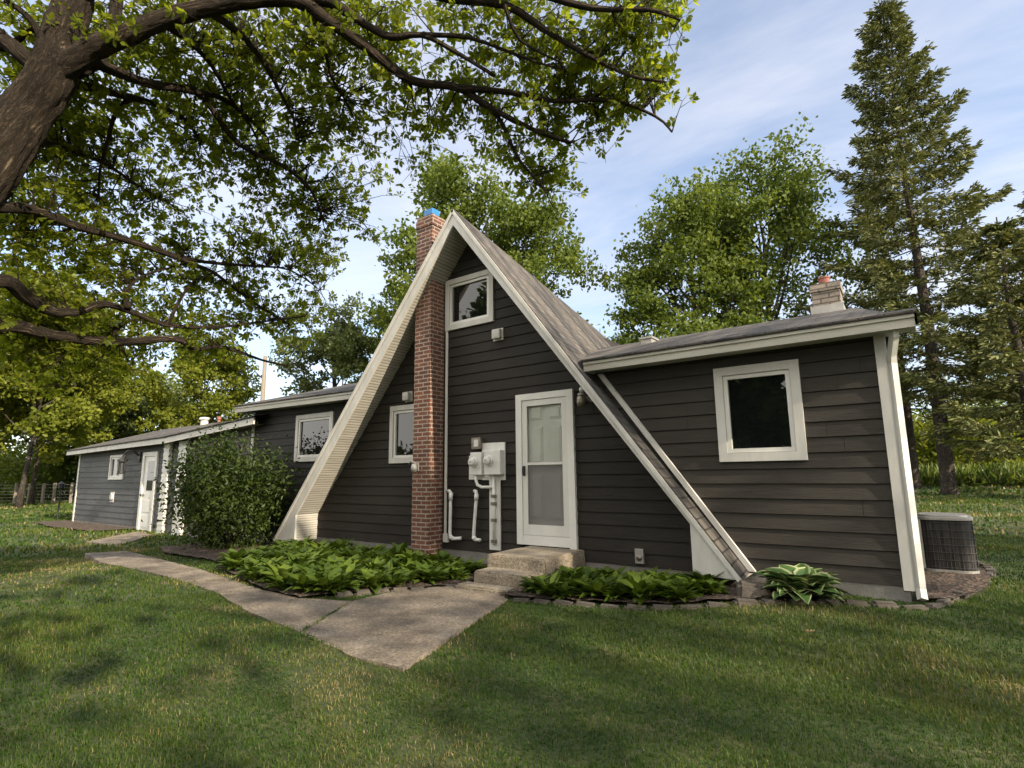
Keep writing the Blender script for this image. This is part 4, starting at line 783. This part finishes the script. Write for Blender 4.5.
limb([(165, 253), (205, 262), (254, 266), (290, 270), (320, 290)], 6.7, 7.3, .025, .006)
limb([(-60, 262), (0, 281), (25, 297), (51, 311), (76, 312), (103, 304), (132, 312), (168, 325), (216, 327), (260, 322), (305, 316)], 5.7, 7.0, .062, .008, start=base.lerp(low, .85))
limb([(128, 308), (127, 290), (145, 275), (185, 264)], 6.4, 6.9, .03, .007)
limb([(168, 325), (180, 300), (196, 280), (230, 268)], 6.6, 7.0, .022, .006)
limb([(-80, 318), (0, 327), (51, 335), (114, 342), (175, 339), (195, 349), (222, 347), (262, 360), (288, 366)], 5.8, 7.4, .068, .007, start=base.lerp(low, .72))
limb([(114, 342), (120, 325), (140, 320), (170, 326)], 6.6, 6.9, .028, .01)
limb([(5, 0), (25, 14), (38, 32), (46, 55), (50, 75)], 6.4, 6.2, .02, .03)
limb([(-30, 50), (0, 50), (38, 26)], 6.8, 6.35, .03, .02)
limb([(40, 75), (-20, 20), (-90, -40), (-200, -120)], 6.1, 7.6, .07, .03, start=fork)
limb([(70, 0), (160, -60), (280, -110), (420, -140)], 6.4, 5.9, .09, .03)
limb([(70, 0), (40, -100), (-40, -220)], 6.6, 7.4, .08, .03)
limb([(-40, 200), (-120, 190), (-220, 200)], 6.0, 7.5, .09, .03)
leafpoly = [(0, -5), (684, -5), (686, 35), (662, 52), (688, 75), (690, 112), (672, 122), (650, 104), (628, 122), (622, 168), (602, 160), (576, 150), (590, 185), (574, 200), (566, 180), (552, 208), (572, 226), (548, 222), (520, 185), (498, 160), (474, 150), (460, 130), (438, 150), (424, 148), (400, 128), (398, 150), (424, 168), (402, 172), (392, 200), (372, 190), (362, 222), (388, 238), (366, 252), (352, 242), (330, 285), (338, 318), (325, 345), (300, 352), (268, 330), (240, 358), (205, 372), (178, 352), (150, 362), (128, 388), (98, 372), (60, 398), (0, 380)]
holes = [(a_, b_*.6) for a_, b_ in [([(420, 35), (462, 30), (458, 75), (425, 70)], .85), ([(505, 70), (560, 80), (545, 98), (500, 90)], .7), ([(165, 185), (225, 160), (250, 195), (215, 225), (160, 205)], .75), ([(70, 265), (125, 270), (115, 300), (80, 300)], .8), ([(345, 60), (400, 85), (385, 120), (340, 100)], .55), ([(300, 195), (345, 185), (340, 230), (300, 235)], .45), ([(20, 300), (60, 312), (55, 330), (10, 325)], .5), ([(115, 120), (165, 130), (150, 160), (110, 150)], .3), ([(440, 120), (480, 125), (485, 150), (450, 140)], .6), ([(225, 325), (300, 330), (300, 350), (225, 345)], .4)]]
BP = np.array([p for p, r in BR]); BPX = np.array([proj(p)[:2] for p, r in BR]); BD = np.linalg.norm(BP-np.array(CAM), axis=1)
lp = random.Random(21); groups = []
def accept(x, y):
    if not inpoly(x, y, leafpoly): return False
    for hp, pr in holes:
        if inpoly(x, y, hp) and lp.random() < pr: return False
    return True
tries = 0
while len(groups) < 1350 and tries < 60000:
    tries += 1; x, y = lp.uniform(0, 690), lp.uniform(-5, 400)
    if not accept(x, y): continue
    if x > 400 and lp.random() < .12: continue
    dd = np.hypot(BPX[:, 0]-x, BPX[:, 1]-y); j = int(np.argmin(dd+np.random.default_rng(tries).uniform(0, 18, len(dd)))); dep = BD[j]+.10+abs(lp.gauss(0, .45))
    p = at(x, y, dep); d3 = np.linalg.norm(BP-np.array(p), axis=1); j = int(np.argmin(d3*np.random.default_rng(tries+7).uniform(.8, 1.5, len(d3)))); groups.append((p, j))
inframe_n = len(groups); tries = 0
while len(groups) < inframe_n+170 and tries < 20000:
    tries += 1; d = rdir(1)[0]; r = lp.uniform(.5, 1); p = Vector((-8.2+d[0]*3.6*r, .4+d[1]*4.6*r, 5.6+d[2]*3.2*r))
    q = proj(p)
    if q[2] > .1 and -40 < q[0] < 1060 and -30 < q[1] < 800: continue
    if (p-CAM).length < 2.5: continue
    j = int(np.argmin(np.linalg.norm(BP-np.array(p), axis=1))); groups.append((p, j))
RP, RDv = [], []
for gi, (p, j) in enumerate(groups):
    b_ = Vector(BP[j]); v = p-b_
    if v.length < .15: v = Vector((lp.uniform(-1, 1), lp.uniform(-1, 1), lp.uniform(-.6, .3)))*.3; p = b_+v
    mid = b_+v*.5+Vector((lp.uniform(-.16, .16), lp.uniform(-.16, .16), lp.uniform(.0, .16)))*v.length; e_ = p+v.normalized()*.08
    if gi < inframe_n and not inpoly(*proj(mid)[:2], leafpoly): continue
    q = [b_, b_.lerp(mid, .6), mid, mid.lerp(e_, .55)+Vector((0, 0, .03)), e_]; fm.tube(q, [.006, .005, .0038, .0026, .0014], 4, False)
    nr = lp.randint(5, 8)
    for k in range(nr):
        u = .42+.58*(k+1)/nr if k < nr-1 else 1.0; f = u*4; i = min(3, int(f)); s = q[i].lerp(q[i+1], f-i)
        od = Vector((lp.uniform(-1, 1), lp.uniform(-1, 1), lp.uniform(-.8, .5))).normalized(); e2 = s+od*lp.uniform(.06, .20) if k < nr-1 else s
        px, py, w_ = proj(e2)
        if w_ > 0 and 0 < px < 1024 and 0 < py < 768 and not inpoly(px, py, leafpoly) and lp.random() < .7: continue
        if k < nr-1: fm.tube([s, e2], [.003, .0015], 3, False)
        RP.append(e2); RDv.append((od+v.normalized()*.7+Vector((0, 0, -.25))).normalized())
fm.build('trunk', MB_FORE, t, True)
LP, LD, LN, LL = [], [], [], []
for p, d in zip(RP, RDv):
    d = np.array(d); a = unit(np.cross(d, [0.3, .2, 1])[None])[0]; b2 = np.cross(d, a); n = lp.randint(5, 7); ph = lp.uniform(0, 6.28); sp = lp.uniform(.75, 1.15)
    for k in range(n):
        an = ph+2*math.pi*k/n+lp.uniform(-.25, .25); r = a*math.cos(an)+b2*math.sin(an); dv = d*math.cos(sp)+r*math.sin(sp); LP.append(np.array(p)+dv*.006); LD.append(dv); LN.append(d+np.array([0, 0, .25])-r*.2); LL.append(lp.uniform(.046, .074))
LP, LD, LN, LL = map(np.array, (LP, LD, LN, LL)); V, Fq = leafgeo(LP, LD, LN, LL, LL*.46, .06)
nmesh('foliage', V, Fq, ML_FORE, t, np.repeat(np.clip(RNG.normal(.5, .25, len(LP)), 0, 1), 6))
# ------------------------------------------------------------------ pole, fence, stake, shed
p = hat(262, 400, 30); top = hat(262, 356, 30).z
t = thing('utility_pole', 'weathered bare wooden pole rising behind the garage roof', 'pole', (p.x, p.y, -.1)); m = MB(); m.tube([(p.x, p.y, -.1), (p.x+.05, p.y, 3.5), (p.x+.05, p.y, top)], [.15, .12, .09], 10); m.build('pole', M_POLE, t, True)
m = MB(); m.tube([(p.x-.1, p.y-.05, top-1.1), (p.x-.5, p.y-.2, top-.75), (p.x-.75, p.y-.3, top-1.0), (p.x-.6, p.y-.2, top-1.5), (p.x-.1, p.y-.05, top-1.6)], .03, 6); m.build('wire_loop', M_BLACK, t)
t = thing('field_fence', 'low wire fence on wooden posts in front of the far left trees', 'fence', (-38, 9.8, -.09)); fp = []
for px in (-30, -8, 14, 28, 42, 53, 70, 84): q = onZ(px, 504, -.09); fp.append(q)
for q in fp: m = MB(); m.tube([(q.x, q.y, -.2), (q.x+random.uniform(-.05, .05), q.y, 1.15)], .085, 7); m.build('post', M_POLE, t)
m = MB()
for k in range(6):
    z = .1+k*.19
    for a, b_ in zip(fp, fp[1:]): m.tube([(a.x, a.y, z), (b_.x, b_.y, z)], .008, 3, False)
m.build('wire', M_GREYBOX, t)
q = onZ(57, 520, -.09); t = thing('garden_stake', 'thin dark stake with a small lantern head left of the garage corner', 'garden stake', (q.x, q.y, -.09)); m = MB(); m.tube([(q.x, q.y, -.1), (q.x+.02, q.y, 1.0)], .025, 6); m.build('stake', M_BLACK, t); m = MB(); m.lathe([(.03, 0), (.09, .03), (.10, .16), (.13, .17), (.02, .26)], (q.x+.02, q.y, 1.0), 8); m.build('lantern', M_BLACK, t)
q = hat(-4, 498, 62); t = thing('garden_shed', 'pale shed half hidden under the far trees at the left edge', 'shed', (q.x, q.y, -.1)); m = MB(); m.box((q.x-1.6, q.y-1.5, -.1), (q.x+1.6, q.y+1.5, 2.1)); m.build('wall', M_SHED, t); m = MB(); m.slabY([(q.x-1.9, 2.1), (q.x+1.9, 2.1), (q.x, 3.1)], q.y-1.7, q.y+1.7); m.build('roof', M_SHIN, t); m = MB(); m.box((q.x+1.6, q.y-.4, 0), (q.x+1.64, q.y+.5, 1.9)); m.build('door', M_WHITE, t)
o = MB(); q = onZ(808, 632, .04); o.face([(q.x-.05, q.y-.02, .055), (q.x+.02, q.y-.035, .045), (q.x+.055, q.y+.015, .06), (q.x-.01, q.y+.035, .05)]); o = o.build('fallen_leaf', simple('dry_leaf', (.32, .19, .11), (.42, .27, .16), 30, .8)); tag(o, 'dry tan fallen leaf lying on the lawn before the right wing', 'leaf')
# ------------------------------------------------------------------ grass
def fbm(x, y, s):
    r = 0
    for k, (a, ph) in enumerate(((1, .3), (1.9, 1.7), (3.7, 2.9), (6.1, .8))): r = r+np.sin(x*a*s+ph+1.3*np.sin(y*a*s*.8+ph*2))*np.sin(y*a*s*1.1-ph+1.1*np.sin(x*a*s*.7))/(1+k*.7)
    return r
def blades(n_m2, r0_, r1_, hgt_, wid, a0, a1):
    area = .5*(r1_**2-r0_**2)*math.radians(a1-a0); n = int(area*n_m2); r = np.sqrt(RNG.uniform(r0_**2, r1_**2, n)); a = np.radians(RNG.uniform(a0, a1, n)); x, y = r*np.sin(a), r*np.cos(a)
    keep = np.ones(n, bool)
    for q in path_polys+[padpoly]:
        e = .03; cx = sum(p[0] for p in q)/len(q); cy = sum(p[1] for p in q)/len(q); keep &= ~inpoly(x, y, [(cx+(p[0]-cx)*(1-e), cy+(p[1]-cy)*(1-e)) for p in q])
    for q in (bedL, bedR, bedA, bedG): keep &= ~inpoly(x, y, q)
    keep &= ~(inpoly(x, y, bedB) & (RNG.random(n) < .55))
    keep &= ~((x > -22.9) & (x < -.1) & (y > 6.54)); keep &= ~((x > -4.55) & (x < -3.55) & (y > 5.0)); pat = fbm(x, y, 1.0); dry = fbm(x+9, y-4, .9)+.95*np.exp(-((x+.75)**2/.9+(y-3.2)**2/.35))+.25*np.exp(-((x+3.2)**2+(y-1.8)**2)/1.5)
    keep &= ~((dry > .75) & (RNG.random(n) < .35)); x, y, pat, dry = x[keep], y[keep], pat[keep], dry[keep]; n = len(x)
    h = hgt_*RNG.uniform(.55, 1.35, n)*(1+.22*pat); w = wid*RNG.uniform(.7, 1.3, n); az = RNG.uniform(0, 6.283, n); ln = RNG.normal(0, .75, n); z = hgt(x, y)
    s = np.stack([np.cos(az), np.sin(az), 0*az], 1); d = np.stack([-np.sin(az), np.cos(az), 0*az], 1); Pb = np.stack([x, y, z-.004], 1); up = np.array([0, 0, 1.0])
    Mi = Pb+up*h[:, None]*.55+d*(h*ln*.35)[:, None]; Ti = Pb+up*(h*np.clip(1-.35*ln**2, .4, 1))[:, None]+d*(h*ln)[:, None]; hw = (w/2)[:, None]
    V = np.stack([Pb-s*hw, Pb+s*hw, Mi+s*hw*.8, Ti+s*hw*.1, Ti-s*hw*.1, Mi-s*hw*.8], 1).reshape(-1, 3); b_ = (np.arange(n)*6)[:, None]; Fq = np.concatenate([b_+np.array([[0, 1, 2, 5]]), b_+np.array([[5, 2, 3, 4]])])
    tn = np.clip(.27+.15*pat+RNG.normal(0, .13, n)+.30*np.clip(dry-.2, 0, 1.2)+np.where(RNG.random(n) < .025+.28*np.clip(dry-.15, 0, 1), .38, 0), 0, 1); return V, Fq, np.repeat(tn, 6)
def grass(name, mat, sets):
    VV, FF, TT, b0 = [], [], [], 0
    for s in sets: V, Fq, T = blades(*s); VV.append(V); FF.append(Fq+b0); TT.append(T); b0 += len(V)
    o = nmesh(name, np.concatenate(VV), np.concatenate(FF), mat, tint=np.concatenate(TT)); o['kind'] = 'stuff'; o['label'] = 'short green lawn grass with dry tan patches'; o['category'] = 'grass'; return o
grass('grass', ML_GRAS, [(9000, 1.5, 4.2, .029, .0038, -92, 42), (4200, 4.2, 7.5, .033, .0056, -92, 42), (130, 1.5, 7, .016, .018, -92, 42), (1100, 7.5, 14, .038, .011, -95, 42), (110, 14, 28, .07, .035, -95, 30), (28, 28, 60, .09, .08, -95, 20)])
# tall meadow grass in front of the right thicket
n = 16000; a = np.radians(RNG.uniform(-4, 14, n)); r = RNG.uniform(35, 50, n); P_ = np.stack([r*np.sin(a), r*np.cos(a), hgt(r*np.sin(a), r*np.cos(a))], 1); dv = rdir(n, 1.6); L = RNG.uniform(.5, 1.25, n); V, Fq = leafgeo(P_, dv, rdir(n), L, L*.10, .02)
o = nmesh('meadow_grass', V, Fq, ML_MEAD, tint=np.repeat(RNG.random(n), 6)); o['kind'] = 'stuff'; o['label'] = 'tall pale meadow grass beyond the spruce trunks'; o['category'] = 'grass'
# ------------------------------------------------------------------ light
SUN_EL, SUN_AZ = math.radians(28), math.radians(96.5)       # azimuth measured from +Y towards +X
sd_ = Vector((math.sin(SUN_AZ)*math.cos(SUN_EL), math.cos(SUN_AZ)*math.cos(SUN_EL), math.sin(SUN_EL)))
sl = bpy.data.lights.new('sun', 'SUN'); sl.energy = 5.0; sl.angle = math.radians(.53); sl.color = (1, .86, .66); so = bpy.data.objects.new('sun', sl); C.objects.link(so); so.rotation_euler = (-sd_).to_track_quat('-Z', 'Y').to_euler(); so.location = (20, -5, 20)
w = bpy.data.worlds.new('World'); bpy.context.scene.world = w; w.use_nodes = True; nt = w.node_tree; bg = nt.nodes['Background']
sky = N(nt, 'ShaderNodeTexSky', sky_type='NISHITA'); sky.sun_disc = False; sky.sun_elevation = SUN_EL; sky.sun_rotation = SUN_AZ; sky.air_density = 1.0; sky.dust_density = .6; sky.ozone_density = 1.6
tc = N(nt, 'ShaderNodeTexCoord'); sx = N(nt, 'ShaderNodeSeparateXYZ'); nt.links.new(tc.outputs['Generated'], sx.inputs[0])
mz = N(nt, 'ShaderNodeMath', operation='MAXIMUM'); nt.links.new(sx.outputs[2], mz.inputs[0]); mz.inputs[1].default_value = .06
dx_ = N(nt, 'ShaderNodeMath', operation='DIVIDE'); nt.links.new(sx.outputs[0], dx_.inputs[0]); nt.links.new(mz.outputs[0], dx_.inputs[1])
dy_ = N(nt, 'ShaderNodeMath', operation='DIVIDE'); nt.links.new(sx.outputs[1], dy_.inputs[0]); nt.links.new(mz.outputs[0], dy_.inputs[1])
cx_ = N(nt, 'ShaderNodeCombineXYZ'); nt.links.new(dx_.outputs[0], cx_.inputs[0]); nt.links.new(dy_.outputs[0], cx_.inputs[1])
mp = N(nt, 'ShaderNodeMapping'); mp.inputs['Scale'].default_value = (.55, 1.1, 1); mp.inputs['Rotation'].default_value = (0, 0, .5); nt.links.new(cx_.outputs[0], mp.inputs[0])
n1 = noise(nt, .9, 9, .58, mp.outputs[0], .7); n2 = noise(nt, 3.5, 8, .62, mp.outputs[0], .5)
ma = N(nt, 'ShaderNodeMath', operation='MULTIPLY_ADD'); nt.links.new(n2.outputs[0], ma.inputs[0]); ma.inputs[1].default_value = .28; nt.links.new(n1.outputs[0], ma.inputs[2])
cm = ramp(nt, ma.outputs[0], [(.48, (.16, .16, .16)), (.95, (.85, .85, .85))])
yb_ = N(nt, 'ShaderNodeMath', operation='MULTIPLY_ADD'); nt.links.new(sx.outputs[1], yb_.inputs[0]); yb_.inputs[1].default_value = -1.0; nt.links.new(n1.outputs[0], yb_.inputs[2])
fill_cloud = ramp(nt, yb_.outputs[0], [(.62, (0, 0, 0)), (.95, (1, 1, 1))])          # unseen bright cloud added behind the viewer to lift light on the facade
nt.links.new(mixc(nt, fill_cloud, mixc(nt, cm, sky.outputs[0], (4.2, 4.15, 4.4)), (10.0, 9.6, 8.9)), bg.inputs[0]); bg.inputs[1].default_value = .15
sc = bpy.context.scene; sc.view_settings.view_transform = 'Standard'; sc.view_settings.look = 'None'; sc.view_settings.gamma = 1; sc.view_settings.exposure = .88
sc.cycles.max_bounces = 6; sc.cycles.transparent_max_bounces = 12; sc.cycles.use_denoising = True
